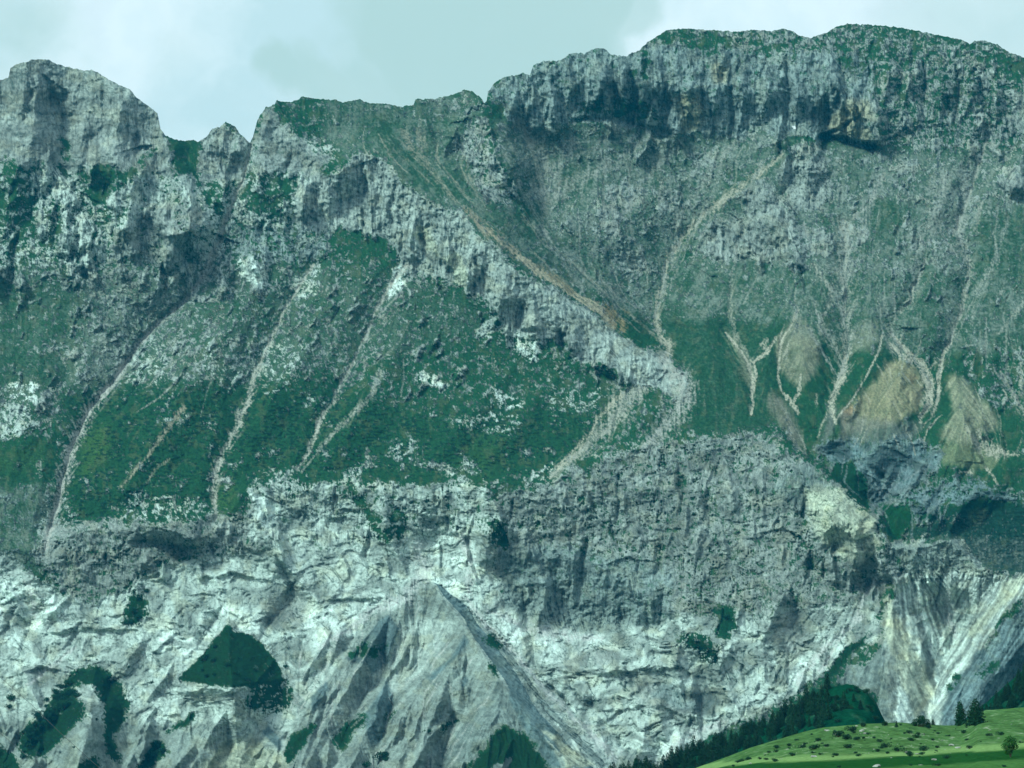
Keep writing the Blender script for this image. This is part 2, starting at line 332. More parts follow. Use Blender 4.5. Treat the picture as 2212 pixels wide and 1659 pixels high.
teeth([(-260, 160), (20, 150), (90, 130), (340, 240), (375, 370), (-260, 380)], 60, (30, 150), (8, 34), .05, 1)
teeth([(-260, 340), (380, 380), (560, 300), (740, 380), (520, 580), (-260, 640)], 150, (22, 120), (7, 34), -.05, 2)
teeth([(-260, 600), (500, 560), (900, 600), (1250, 760), (900, 840), (300, 860), (-260, 960)], 230, (10, 46), (4, 15), leanL, 3, neg=.15)
teeth([(740, 370), (890, 410), (1090, 570), (1300, 720), (1440, 800), (1330, 790), (1060, 700), (880, 570), (740, 480)], 90, (20, 75), (5, 16), .12, 4, (1.0, 2.2))
teeth([(1060, 190), (1300, 110), (1480, 80), (1900, 110), (1900, 300), (1300, 270)], 110, (25, 120), (6, 30), .0, 5, (1.0, 2.2), .35)
teeth([(1480, 70), (1850, 60), (2480, 160), (2480, 340), (1900, 320)], 110, (15, 60), (5, 18), .1, 6)
teeth([(1500, 540), (1560, 450), (1640, 390), (1730, 520), (1740, 570)], 26, (20, 70), (8, 20), .25, 7)
teeth([(1450, 330), (2480, 340), (2480, 650), (1480, 640)], 150, (10, 45), (3, 12), -.15, 8, neg=.3)
teeth([(1120, 270), (1600, 300), (1440, 560), (1400, 700), (1250, 600)], 60, (12, 50), (3, 11), .3, 9, neg=.3)
teeth([(950, 250), (1060, 240), (1130, 440), (1000, 440)], 26, (15, 60), (6, 18), .2, 10)
teeth([(560, 1050), (1080, 1040), (1090, 1200), (840, 1200), (560, 1180)], 50, (20, 80), (5, 20), .15, 11, (1.0, 2.2), .4)
teeth([(1090, 1060), (1400, 970), (1620, 940), (1860, 1110), (1900, 1280), (1440, 1330), (1090, 1300)], 190, (14, 70), (4, 13), .0, 12, (.9, 2.0), .35)
teeth([(1090, 1060), (1400, 970), (1620, 940), (1860, 1110), (1900, 1280), (1440, 1330), (1090, 1300)], 26, (70, 190), (14, 36), .0, 25, (.6, 1.3), .4)
for a in ([(1270, 1225, 0), (1360, 1200, 7), (1440, 1232, 0)], [(1600, 1160, 0), (1690, 1140, 8), (1760, 1185, 0)],
          [(660, 1300, 0), (770, 1290, 12), (860, 1300, 0)], [(400, 1255, 0), (500, 1235, 14), (600, 1255, 0)], [(60, 1380, 0), (200, 1350, 16), (330, 1365, 0)], [(0, 1465, 0), (90, 1440, 16), (160, 1452, 0)], [(1130, 1440, 0), (1280, 1450, 14), (1440, 1440, 12), (1560, 1470, 0)], [(1240, 1540, 0), (1400, 1520, 14), (1560, 1560, 0)], [(360, 1490, 0), (450, 1494, 14), (560, 1490, 0)]):
    tent(a, .5, 1.5, 1.2)
teeth([(1450, 1340), (1880, 1300), (1740, 1470), (1500, 1600)], 60, (14, 70), (4, 14), -.15, 13, neg=.4)
teeth([(1750, 1070), (1870, 1110), (1960, 1200), (2130, 1240), (1900, 1290), (1760, 1180)], 36, (25, 80), (8, 24), .0, 14, (1.0, 2.0), .3)
teeth([(90, 1140), (590, 1090), (590, 1180), (270, 1270), (130, 1260)], 50, (15, 55), (5, 16), .1, 15, neg=.4)
teeth([(-260, 1430), (560, 1560), (680, 1480), (560, 1720), (-260, 1720)], 60, (30, 120), (8, 34), -.45, 16, (1.0, 2.0), .15)
teeth([(700, 1420), (860, 1330), (1000, 1340), (1100, 1500), (1150, 1700), (560, 1700)], 46, (35, 150), (8, 34), -.45, 17, (1.0, 2.2), .15)
teeth([(1060, 1380), (1200, 1440), (1420, 1640), (1320, 1690), (1180, 1560)], 34, (30, 110), (5, 18), .75, 19, (1.0, 2.0), .35)
teeth([(1960, 1270), (2200, 1260), (2060, 1400), (1980, 1380)], 20, (30, 110), (5, 14), -.1, 18, (.7, 1.4), .4)

teeth([(-260, 1240), (80, 1250), (330, 1240), (600, 1190), (880, 1290), (700, 1420), (560, 1560), (-260, 1560)], 46, (50, 150), (8, 30), lambda x, y: random.Random(int(x)).choice((-.7, .6, -.3)), 20, (.7, 1.4), .4, .6)
teeth([(-260, 1500), (560, 1520), (700, 1480), (600, 1720), (-260, 1720)], 26, (70, 190), (20, 55), -.55, 21, (.9, 1.5), .1, .35)
teeth([(1180, 1420), (1450, 1380), (1700, 1480), (1450, 1660), (1330, 1640)], 26, (40, 130), (8, 26), .35, 22, (.7, 1.4), .4, .6)
teeth([(1700, 700), (2212, 720), (2260, 960), (1760, 960)], 60, (30, 110), (5, 17), lambda x, y: (.35 if x < 1850 else -.2 if x < 2030 else .3), 23, (.5, 1.0), .4, .7)
teeth([(1780, 970), (2100, 980), (2260, 1060), (2000, 1150), (1890, 1120)], 40, (30, 100), (5, 16), lambda x, y: (.5 if x < 1900 else -.5), 24, (.6, 1.2), .4, .7)

# ------------------------------------------------------------------ fall lines and streaks carried along them
PB = blur(P, 7); YB = Y0 - PB
MPX = 0.74                                    # metres per survey unit on the face
gx = np.gradient(YB, axis=1) / (STEP * MPX); gz = -np.gradient(YB, axis=0) / (STEP * MPX)
n2 = 1 + gx * gx + gz * gz
fu = gx * gz / n2; fv = (1 - gz * gz / n2)     # on the page, v down
fu = blur(fu, 8); fv = blur(fv, 8)
ln = np.hypot(fu, fv) + 1e-6; fu = fu / ln; fv = fv / ln
rng = np.random.default_rng(3)
I0, J0 = np.meshgrid(np.arange(NR, dtype=F32), np.arange(NC, dtype=F32), indexing='ij')
def lic(src, n, step=1.2):
    acc = src.copy()
    for sgn in (1, -1):
        i, j = I0.copy(), J0.copy()
        for _ in range(n):
            ii = np.clip(i + .5, 0, NR - 1).astype(np.int32); jj = np.clip(j + .5, 0, NC - 1).astype(np.int32)
            i += fv[ii, jj] * sgn * step; j += fu[ii, jj] * sgn * step
            ii = np.clip(i + .5, 0, NR - 1).astype(np.int32); jj = np.clip(j + .5, 0, NC - 1).astype(np.int32)
            acc += src[ii, jj]
    return acc / (2 * n + 1)
w0 = rng.standard_normal(U.shape).astype(F32)
LF = lic(w0, 9); LF /= LF.std()                       # fine streaks
LM = lic(box(box(w0, 2, 0), 2, 1), 22); LM /= LM.std()    # broader, longer streaks
LS = lic(box(box(w0, 1, 0), 1, 1), 14); LS /= LS.std()
del w0

# ------------------------------------------------------------------ what covers the ground
def poly(pts, soft=0.8):
    xs = [p[0] for p in pts]; ys = [p[1] for p in pts]
    sl = sub_box(min(xs) - 14, max(xs) + 14, min(ys) - 14, max(ys) + 14)
    x = U[sl] + WU[sl] * soft; y = V[sl] + WV[sl] * soft; ins = np.zeros(x.shape, bool)
    n = len(pts)
    for k in range(n):
        ax, ay = pts[k][:2]; bx, by_ = pts[(k + 1) % n][:2]
        if ay == by_: continue
        c = ((ay > y) != (by_ > y)) & (x < (bx - ax) * (y - ay) / (by_ - ay) + ax)
        ins ^= c
    m = np.zeros(U.shape, F32); m[sl] = ins
    return m
def mask(pts, b=10, soft=1.9):
    return blur(poly(pts, soft), b) if b else poly(pts, soft)
def lay(A, m, val):                                    # paint a value
    return A + (val - A) * m
R = np.full(U.shape, .35, F32)                         # share of bare rock
FL = np.full(U.shape, .5, F32)                         # vertical fluting
CR = np.zeros_like(U)                                  # cracked pale slabs
ST = np.zeros_like(U)                                  # bedding planes
GRV = np.zeros_like(U)                                 # greyish stony turf
SCR = np.zeros_like(U)                                 # dark scrub spots
col = {'grey': (.38, .385, .375), 'blue': (.31, .345, .35), 'pale': (.58, .61, .59), 'white': (.80, .84, .82), 'mid': (.45, .465, .45), 'tan': (.44, .40, .31), 'beige': (.60, .59, .49), 'shale_and_shade': (.18, .23, .25), 'stone': (.27, .30, .295), 'marl': (.36, .385, .37), 'rust': (.40, .28, .19)}  # the dark blue-grey serves shale beds and also painted shade on spur flanks
RC = np.zeros(U.shape + (3,), F32) + np.array(col['grey'], F32)
GC = np.zeros(U.shape + (3,), F32) + np.array((.020, .080, .036), F32)
def rock(pts, c=None, r=1.0, fl=None, cr=None, st=None, b=8, grv=None, soft=1.9):
    global R, FL, CR, ST, GRV, RC
    m = mask(pts, b, soft)
    if r is not None: R = lay(R, m, r)
    if c: RC += (np.array(col[c], F32) - RC) * m[..., None]
    if fl is not None: FL = lay(FL, m, fl)
    if cr is not None: CR = lay(CR, m, cr)
    if st is not None: ST = lay(ST, m, st)
    if grv is not None: GRV = lay(GRV, m, grv)
def turf(pts, r=.05, b=8, scr=None, c=None, grv=None, soft=1.9):
    global R, SCR, GC, GRV
    m = mask(pts, b, soft); R = lay(R, m, r)
    if scr is not None: SCR = lay(SCR, m, scr)
    if grv is not None: GRV = lay(GRV, m, grv)
    if c is not None: GC += (np.array(c, F32) - GC) * m[..., None]
# upper left
rock([(-260, 300), (2500, 300), (2500, 1060), (-260, 1060)], None, .42, fl=.5, b=30)
rock([(-260, 100), (20, 100), (380, 100), (360, 300), (378, 380), (340, 415), (290, 372), (200, 372), (150, 355), (60, 360), (0, 345), (-260, 345)], 'grey', 1, fl=.8, cr=.62)
rock([(-260, 350), (330, 380), (460, 400), (520, 300), (720, 300), (730, 500), (520, 560), (240, 600), (-260, 620)], 'pale', .68, fl=.7, b=16)
turf([(128, 285), (150, 290), (168, 350), (140, 340)], .35)
turf([(195, 362), (297, 362), (262, 405), (207, 445), (190, 400)], .12, 5)
turf([(305, 335), (340, 318), (300, 372)], .2, 4)
turf([(362, 290), (385, 305), (432, 305), (445, 340), (420, 385), (388, 365)], .1, 5)
turf([(0, 345), (40, 350), (60, 420), (110, 460), (60, 520), (0, 480), (-260, 480), (-260, 340)], .4, 12)
turf([(465, 395), (500, 390), (480, 460), (465, 480), (440, 430)], .2, 6)
turf([(530, 370), (640, 380), (640, 430), (560, 460), (520, 430)], .35, 10)
turf([(690, 355), (725, 350), (730, 380), (700, 385)], .15, 5)
rock([(432, 300), (488, 262), (535, 300), (520, 380), (470, 395), (425, 385)], 'grey', .95, fl=.8, cr=.4)
rock([(548, 300), (575, 225), (640, 290), (715, 340), (690, 395), (600, 370), (545, 375)], 'grey', .95, fl=.5, cr=.55)
rock([(270, 380), (330, 375), (420, 375), (470, 470), (440, 580), (300, 560), (260, 470)], 'pale', .85, fl=.8, cr=.4)
rock([(320, 440), (440, 450), (440, 585), (240, 590), (230, 540)], 'grey', .85, fl=.9, cr=.3)
rock([(490, 480), (560, 495), (720, 490), (700, 560), (560, 575), (490, 560)], 'blue', .8, fl=1)
rock([(640, 395), (735, 370), (770, 330), (830, 345), (900, 410), (990, 460), (1090, 560), (1150, 602), (1250, 655), (1330, 715), (1400, 760), (1490, 805), (1500, 860), (1380, 835), (1340, 790), (1260, 790), (1215, 740), (1130, 730), (1060, 720), (1050, 650), (1000, 625), (930, 590), (880, 600), (840, 520), (740, 500), (640, 490)], 'mid', 1, fl=.9, cr=.35)
rock([(990, 460), (1060, 530), (1150, 610), (1330, 720), (1490, 805), (1480, 850), (1380, 830), (1290, 780), (1150, 700), (1060, 620)], 'mid', 1, fl=.6, cr=.5)
rock(T(1, 0, [(500, 1440), (560, 1480), (640, 1650), (560, 1600), (480, 1560)]) + [], 'beige', 1, b=4)
rock(T(1, 1, [(660, 0), (780, 0), (820, 120), (825, 230), (740, 170), (700, 60)]), 'beige', 1, b=4)
turf([(760, 500), (830, 520), (870, 560), (800, 570), (740, 540)], .25)
# chutes and green between rib and summit
turf([(700, 210), (880, 225), (1000, 195), (1040, 240), (985, 300), (1000, 350), (1120, 450), (1180, 520), (1240, 620), (1330, 700), (1250, 650), (1100, 552), (990, 455), (900, 410), (830, 340), (770, 325), (740, 340), (700, 300)], .30, 8, grv=.4)
rock([(960, 330), (1050, 235), (1062, 330), (1130, 445), (1060, 440), (1010, 350)], 'grey', .8, fl=.5, b=10)
rock([(900, 220), (1000, 195), (1040, 220), (1020, 250), (940, 235)], 'grey', .5, b=6)
turf([(790, 240), (870, 260), (900, 330), (1000, 440), (900, 395), (830, 330)], .05, 8)
turf([(930, 335), (1000, 360), (1050, 440), (1000, 430)], .1, 8)
# cirque floor
rock([(1060, 260), (1330, 280), (1600, 300), (1700, 300), (1520, 450), (1440, 560), (1400, 700), (1260, 620), (1180, 520), (1130, 400), (1080, 330)], 'grey', .40, fl=.3, b=14, grv=.62)
turf([(1240, 345), (1300, 340), (1290, 400), (1220, 430), (1215, 400)], .15, 8)
turf([(1090, 420), (1170, 450), (1160, 520), (1110, 470)], .12, 8)
turf([(1340, 640), (1400, 700), (1430, 750), (1380, 750), (1330, 690)], .03, 5)
turf([(1230, 520), (1330, 600), (1400, 690), (1300, 640), (1220, 560)], .3, 12)
# great wall
rock([(1050, 200), (1150, 130), (1300, 95), (1400, 90), (1500, 100), (1700, 110), (1790, 100), (1900, 110), (1910, 325), (1780, 302), (1600, 298), (1430, 288), (1330, 275), (1250, 262), (1150, 280), (1080, 250)], 'blue', .90, fl=1.0, cr=.3, b=8)
rock([(1470, 55), (1600, 60), (1800, 50), (2212, 100), (2500, 160), (2500, 190), (2000, 140), (1800, 110), (1600, 100), (1480, 100)], 'grey', .66, fl=.5, b=10)
rock([(1880, 110), (2500, 170), (2500, 340), (1900, 330)], 'grey', .70, fl=.8, b=16)
rock(T(2, 0, [(170, 380), (290, 400), (290, 540), (180, 540)]), 'tan', .95, b=6); rock(T(2, 0, [(0, 620), (130, 640), (130, 860), (0, 860)]), 'tan', .95, b=7)
rock(T(2, 0, [(1060, 660), (1230, 660), (1240, 760), (1000, 860), (940, 800)]), 'tan', 1, b=8); rock(T(2, 0, [(1030, 840), (1240, 820), (1250, 910), (1050, 910)]), 'tan', 1, b=6)
turf(T(1, 0, [(960, 670), (1010, 650), (1080, 760), (1200, 950), (1120, 870), (1010, 740)]), .25, 5)
turf([(1250, 215), (1340, 215), (1430, 240), (1430, 258), (1340, 245), (1250, 245)], .35, 5)
turf([(1385, 110), (1400, 120), (1400, 180), (1370, 160)], .3, 5)
turf([(1480, 70), (1570, 90), (1570, 115), (1490, 105)], .35, 8)
turf([(1800, 95), (2000, 90), (2050, 130), (1900, 160), (1830, 150)], .5, 12)
turf([(2100, 120), (2212, 122), (2500, 170), (2500, 200), (2160, 160)], .35, 6)
# slopes under the wall, right
rock([(1600, 300), (1900, 330), (2500, 330), (2500, 600), (1480, 600), (1520, 480), (1640, 360)], 'grey', .42, fl=.4, b=18, grv=.68)
turf([(1700, 330), (1770, 295), (1780, 310), (1660, 370), (1530, 470), (1470, 530), (1480, 500), (1560, 420)], .05, 4)
turf([(1680, 300), (1770, 290), (1760, 310), (1690, 340)], .1, 4)
turf([(1880, 440), (1960, 430), (1940, 520), (1850, 540)], .2, 12, grv=.3)
turf([(2110, 480), (2220, 440), (2500, 440), (2500, 700), (2100, 700), (2100, 560)], .22, 14, grv=.3)
turf([(2010, 380), (2110, 370), (2090, 420), (2010, 500)], .4, 10)
rock([(1500, 560), (1556, 445), (1640, 380), (1680, 400), (1700, 440), (1735, 520), (1740, 575), (1600, 560)], 'grey', .88, fl=.8, cr=.3, b=11)
rock([(1720, 310), (1770, 305), (1790, 400), (1770, 460), (1700, 430), (1680, 380)], 'grey', .85, fl=.6, b=8)
turf([(1550, 430), (1620, 420), (1600, 470), (1560, 480)], .3, 6)
turf([(1440, 570), (1560, 560), (1740, 590), (2212, 600), (2500, 600), (2500, 760), (1450, 760), (1430, 650)], .27, 14, grv=.5)
turf([(1440, 680), (1560, 690), (1700, 700), (1720, 860), (1640, 930), (1500, 940), (1480, 800), (1440, 760)], .06, 10, scr=.4, grv=.1)
for q_ in ([(1310, 395), (1370, 385), (1390, 440), (1340, 455), (1300, 430)], [(1280, 430), (1330, 450), (1345, 520), (1300, 510)], [(1420, 420), (1470, 400), (1460, 450), (1420, 470)], [(1500, 330), (1560, 320), (1540, 370), (1500, 375)], [(1330, 540), (1390, 530), (1385, 590), (1345, 600)], [(1820, 470), (1880, 490), (1860, 530), (1800, 520)], [(1920, 350), (1990, 340), (1980, 390), (1920, 380)], [(2150, 360), (2212, 350), (2230, 440), (2160, 430)], [(1700, 480), (1790, 500), (1800, 560), (1720, 550)], [(2190, 200), (2260, 210), (2240, 290), (2180, 270)]):
    rock(q_, 'grey', .88, fl=.4, cr=.2, b=8, grv=.2)
# mid slopes left
rock([(-260, 600), (500, 560), (900, 600), (1060, 700), (900, 760), (500, 830), (-260, 960)], 'grey', .60, fl=.35, b=24, grv=.2)
rock([(180, 600), (420, 600), (350, 690), (210, 880), (150, 800), (200, 700)], 'grey', .55, fl=.5, b=16, grv=.55)
turf([(0, 600), (180, 640), (150, 740), (0, 760), (-260, 760), (-260, 600)], .3, 14)
turf([(-260, 730), (130, 760), (150, 830), (-260, 830)], .25, 10, scr=.4)
rock([(-260, 880), (50, 870), (90, 930), (20, 950), (-260, 950)], 'pale', .8, b=8)
rock([(20, 830), (80, 830), (75, 865), (30, 860)], 'white', .7, b=5)
turf([(400, 650), (600, 640), (640, 560), (830, 560), (860, 640), (800, 760), (580, 760), (520, 720)], .42, 14)
rock([(290, 760), (330, 730), (370, 800), (360, 870), (290, 880), (270, 830)], 'pale', .56, b=7)
rock([(435, 720), (450, 720), (475, 830), (440, 800)], 'pale', .56, b=5); rock([(480, 790), (520, 790), (530, 815), (480, 815)], 'pale', .56, b=5)
rock([(560, 740), (680, 740), (640, 800), (620, 870), (580, 860), (550, 800)], 'pale', .56, b=8)
rock([(510, 555), (550, 555), (575, 610), (560, 625), (520, 600)], 'white', .85, b=5)
rock([(640, 600), (690, 560), (685, 650), (640, 665)], 'pale', .7, b=6)
rock([(845, 580), (870, 560), (882, 620), (850, 640), (835, 650)], 'white', .9, b=4)
turf([(900, 620), (1040, 640), (1100, 740), (1220, 800), (1380, 840), (1280, 900), (900, 900), (820, 800), (820, 700)], .36, 14, scr=.3)
rock([(1110, 700), (1160, 740), (1155, 790), (1100, 745)], 'white', .75, b=5); rock([(905, 800), (990, 835), (930, 835), (900, 825)], 'white', .7, b=4)
rock([(1060, 840), (1110, 850), (1130, 880), (1050, 890)], 'white', .6, b=6); rock([(1025, 710), (1060, 680), (1070, 735), (1030, 730)], 'pale', .85, b=4)
turf([(130, 850), (260, 830), (520, 840), (700, 830), (900, 890), (1280, 880), (1350, 870), (1180, 1040), (560, 1045), (470, 1110), (330, 1120), (170, 1150), (110, 1140), (160, 950)], .09, 26, scr=.9, grv=.0)
turf([(-260, 960), (130, 950), (110, 1040), (60, 1060), (-260, 1060)], .06, 8, scr=.5)
m = mask([(180, 930), (240, 920), (230, 1000), (170, 1040)], 16); GC += (np.array((.062, .135, .040), F32) - GC) * (m * .7)[..., None]
m = mask([(470, 1040), (520, 1050), (500, 1100), (465, 1110)], 12); GC += (np.array((.050, .120, .040), F32) - GC) * (m * .6)[..., None]
m = mask([(-260, 980), (110, 960), (90, 1010), (-260, 1040)], 14); GC += (np.array((.050, .115, .040), F32) - GC) * (m * .5)[..., None]
m = mask([(990, 960), (1100, 930), (1060, 1040), (980, 1040)], 18); GC += (np.array((.045, .110, .040), F32) - GC) * (m * .4)[..., None]
rock([(-260, 1050), (60, 1050), (110, 1060), (140, 1190), (60, 1240), (-260, 1230)], 'stone', .4, b=10, grv=.4)
for a in ([(230, 1100), (300, 1062), (420, 1070), (475, 1112), (380, 1135), (260, 1130)], [(560, 1012), (625, 995), (650, 1040), (560, 1048)], [(720, 1015), (780, 1000), (810, 1045), (730, 1048)], [(950, 1005), (1015, 985), (1060, 1045), (950, 1050)], [(1140, 1005), (1200, 985), (1230, 1045), (1150, 1048)],
          [(330, 900), (420, 890), (400, 930), (330, 925)], [(640, 860), (700, 850), (720, 880), (650, 890)], [(960, 900), (1120, 890), (1130, 940), (1000, 930)], [(830, 960), (900, 940), (930, 1000), (850, 1000)], [(1180, 850), (1300, 840), (1290, 880), (1200, 890)], [(110, 1060), (170, 1100), (140, 1150), (90, 1150)]):
    rock(a, 'pale', .50, fl=.2, b=14)
# right fans, tan earth
gr_t = gn(UW / 9, VW / 9, 161)
def dirt(pts, c, a, b=7):                              # bare earth thinly grown over
    global RC, GC, GRV
    m = ss(mask(pts, b + 7, 1.1) + .10 * np.clip(LS, -1.5, 1.5) + .10 * gr_t, .12, .95) * a * (.70 + .30 * ss(LS + .6 * gr_t, -1, .8))
    GC += (np.array(c, F32) * 1.22 - GC) * m[..., None]
dirt(T(2, 1, [(740, 350), (870, 520), (900, 720), (760, 860), (620, 760), (600, 560)]), (.27, .26, .19), .75)
dirt(T(2, 1, [(240, 440), (340, 520), (460, 700), (470, 880), (400, 800), (330, 600)]), (.24, .25, .17), .7, 5)
dirt(T(2, 1, [(560, 850), (700, 960), (760, 1100), (800, 1280), (640, 1120), (540, 960)]), (.20, .19, .15), .8)
dirt(T(2, 1, [(1130, 450), (1280, 400), (1290, 560), (1060, 640)]), (.25, .25, .18), .6)
dirt(T(2, 1, [(1380, 650), (1480, 700), (1560, 800), (1560, 950), (1420, 1100), (1180, 1120), (1000, 1160), (1080, 960), (1250, 800)]), (.30, .27, .17), .9)
dirt(T(2, 1, [(1440, 740), (1520, 780), (1480, 830)]), (.38, .27, .15), .8, 4)
dirt(T(2, 1, [(1040, 1000), (1110, 960), (1120, 1060), (1020, 1120)]), (.36, .24, .14), .8, 4)
dirt(T(2, 1, [(1730, 740), (1850, 820), (2000, 980), (2080, 1100), (1900, 1180), (1880, 1260), (1680, 1200), (1740, 1050), (1720, 860)]), (.29, .285, .20), .85)
dirt(T(2, 1, [(1700, 1200), (2080, 1270), (2060, 1360), (1850, 1380), (1640, 1340)]), (.20, .22, .13), .7)
dirt(T(2, 1, [(940, 1000), (1400, 1080), (1620, 1080), (1500, 1200), (1100, 1200), (860, 1240)]), (.15, .16, .14), .8)
dirt(T(2, 1, [(-120, 1450), (160, 1350), (320, 1400), (60, 1520)]), (.12, .12, .06), .0)
turf(T(2, 1, [(1300, 540), (1390, 650), (1200, 830), (1000, 1000), (860, 1260), (830, 1200), (1000, 960), (1240, 640)]), .03, 5)
m = mask(T(2, 1, [(1390, 640), (1240, 800), (1000, 1040), (860, 1300), (980, 1290), (1040, 1050), (1130, 900), (1260, 790)]), 5); GC += (np.array((.035, .098, .042), F32) - GC) * m[..., None]
rock(T(2, 1, [(620, 480), (1720, 740), (2212, 1100), (2212, 1500), (1250, 1659), (1100, 1400), (800, 1240), (560, 900)]), None, .07, b=16, grv=.0)
# shale bowl
rock(T(2, 1, [(830, 1240), (980, 1160), (1400, 1180), (1700, 1220), (1640, 1400), (1300, 1620), (1230, 1659), (1100, 1400), (960, 1380)]), 'shale_and_shade', .95, fl=.0, cr=.95, st=.2, b=14)
rock(T(2, 1, [(1300, 1659), (1480, 1520), (1640, 1430), (1900, 1420), (2212, 1560), (2212, 1700), (1500, 1700)]), 'shale_and_shade', .8, fl=.0, cr=.95, st=.2, b=16)
turf(T(2, 1, [(950, 1440), (1000, 1330), (1120, 1330), (1180, 1500), (1230, 1659), (1100, 1600), (1040, 1500)]), .0, 4, c=(.004, .050, .022))
turf(T(2, 1, [(1560, 1659), (1800, 1590), (2000, 1570), (2212, 1650), (2212, 1700), (1500, 1700)]), .05, 6, c=(.004, .050, .022))
turf(T(2, 2, [(1250, -20), (1480, -20), (1510, 60), (1420, 210), (1330, 120)]), .0, 5, c=(.008, .062, .024))
turf(T(2, 2, [(1500, 110), (1720, 0), (1900, -20), (2500, -20), (3000, 0), (3000, 420), (2212, 380), (2000, 360), (1900, 300), (1800, 180), (1650, 170), (1480, 190)]), .16, 12, grv=.12, c=(.005, .044, .028))
m = mask(T(2, 2, [(1830, 0), (1960, 10), (1960, 90), (1850, 60)]), 8); GC += (np.array((.06, .12, .045), F32) - GC) * (m * .8)[..., None]
m = mask(T(2, 2, [(1700, 170), (2212, 200), (2212, 380), (1950, 340)]), 14); GC += (np.array((.030, .055, .050), F32) - GC) * (m * .5)[..., None]; GRV = lay(GRV, mask(T(2, 2, [(1560, 60), (2212, 120), (2600, 200), (2600, 360), (1950, 340), (1700, 200)]), 22), .38); SCR = lay(SCR, mask(T(2, 2, [(1500, -40), (2600, -40), (2600, 380), (1900, 340)]), 20), .8)
# lower grey cliff
rock([(1080, 1060), (1180, 1045), (1300, 990), (1400, 960), (1620, 930), (1745, 990), (1850, 1100), (1880, 1160), (1960, 1240), (1880, 1310), (1700, 1330), (1440, 1340), (1270, 1370), (1090, 1320), (1060, 1180)], 'grey', .84, fl=.42, cr=.62, b=10)
rock([(1080, 1180), (1240, 1180), (1450, 1230), (1450, 1340), (1270, 1370), (1090, 1300)], 'blue', .92, fl=.3, cr=.5, b=12)
rock([(1090, 1270), (1200, 1280), (1430, 1340), (1420, 1380), (1280, 1375), (1090, 1330)], 'stone', 1, fl=.1, cr=.05, b=8)
rock([(1740, 990), (1860, 1100), (1780, 1120), (1660, 1060)], 'stone', .9, fl=1, b=8)
# lower pale belt
rock([(-260, 1230), (0, 1190), (60, 1240), (130, 1270), (200, 1300), (330, 1230), (480, 1190), (560, 1100), (545, 1050), (640, 1060), (860, 1150), (1060, 1140), (1090, 1320), (1280, 1380), (1450, 1360), (1450, 1800), (-260, 1800)], 'pale', 1, fl=.08, cr=.8, st=.3, b=8)
rock([(540, 1050), (760, 1042), (1060, 1042), (1090, 1180), (900, 1170), (840, 1150), (740, 1190), (580, 1170)], 'pale', .86, fl=.5, cr=.9, b=8)
rock([(1440, 1330), (1700, 1320), (1890, 1300), (1900, 1380), (1740, 1480), (1700, 1520), (1400, 1640), (1300, 1700), (1150, 1500), (1250, 1390)], 'pale', .98, fl=.05, cr=1, st=.3, b=10)
rock([(110, 1120), (330, 1130), (480, 1110), (590, 1090), (600, 1180), (480, 1200), (330, 1220), (270, 1270), (200, 1290), (130, 1270), (70, 1190)], 'grey', .85, fl=.5, cr=.6, b=8)
rock([(540, 1060), (600, 1090), (580, 1180), (540, 1160)], 'white', .95, cr=.9, b=5)
rock([(640, 1100), (760, 1130), (740, 1190), (620, 1150)], 'pale', 1, cr=.9, b=5)
for a in ([(880, 1160), (950, 1150), (1040, 1160), (1040, 1250), (980, 1290), (900, 1250)], [(1060, 1310), (1150, 1340), (1300, 1380), (1310, 1400), (1200, 1430), (1110, 1400)], [(-260, 1240), (0, 1200), (70, 1260), (90, 1310), (60, 1330), (-260, 1320)],
          [(640, 1330), (760, 1300), (880, 1280), (860, 1310), (760, 1370), (660, 1400)], [(440, 1320), (520, 1300), (560, 1370), (480, 1350), (400, 1430)], [(350, 1350), (410, 1350), (420, 1400), (340, 1420)], [(110, 1290), (180, 1290), (170, 1330), (60, 1380), (0, 1380)],
          [(1697, 1430), (1780, 1430), (1740, 1470), (1700, 1480)], [(1390, 1600), (1480, 1560), (1560, 1560), (1480, 1640), (1380, 1640)], [(2010, 1330), (2090, 1330), (2060, 1385)], [(320, 1545), (380, 1530), (370, 1590), (330, 1600)], [(810, 1440), (880, 1440), (850, 1530), (810, 1500)]):
    rock(a, 'white', 1, fl=0.0, cr=.85, b=12)
for a in ([(560, 1290), (680, 1270), (650, 1360), (570, 1360)], [(900, 1170), (940, 1170), (930, 1190), (905, 1200)], [(1640, 1340), (1720, 1310), (1760, 1400), (1700, 1420)], [(1200, 1410), (1340, 1400), (1330, 1440), (1220, 1440)], [(1340, 1450), (1440, 1470), (1540, 1540), (1400, 1540)]):
    rock(a, 'grey', 1, fl=.0, cr=.9, b=14)
rock([(1440, 1470), (1560, 1510), (1540, 1550), (1400, 1510)], 'blue', 1, fl=.3, b=6)
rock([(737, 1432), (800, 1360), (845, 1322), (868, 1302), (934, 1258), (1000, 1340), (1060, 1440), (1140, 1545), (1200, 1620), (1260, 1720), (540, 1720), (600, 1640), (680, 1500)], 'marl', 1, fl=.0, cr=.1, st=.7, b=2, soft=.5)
rock([(860, 1340), (980, 1350), (930, 1440), (850, 1500), (840, 1420)], 'pale', 1, fl=.1, cr=.05, st=.2, b=6)
rock([(1085, 1475), (1150, 1560), (1230, 1700), (860, 1700), (1000, 1560)], 'stone', 1, fl=0, cr=.0, st=.1, b=4)
rock([(938, 1260), (1004, 1338), (1024, 1378), (1094, 1474), (1136, 1547), (1205, 1622), (1290, 1705), (1322, 1700), (1222, 1602), (1152, 1520), (1112, 1450), (1040, 1356), (1010, 1312), (952, 1264)], 'shale_and_shade', 1, fl=0, cr=0, b=1, soft=.4)  # dark marl flank below the crest; its shade is in this colour too
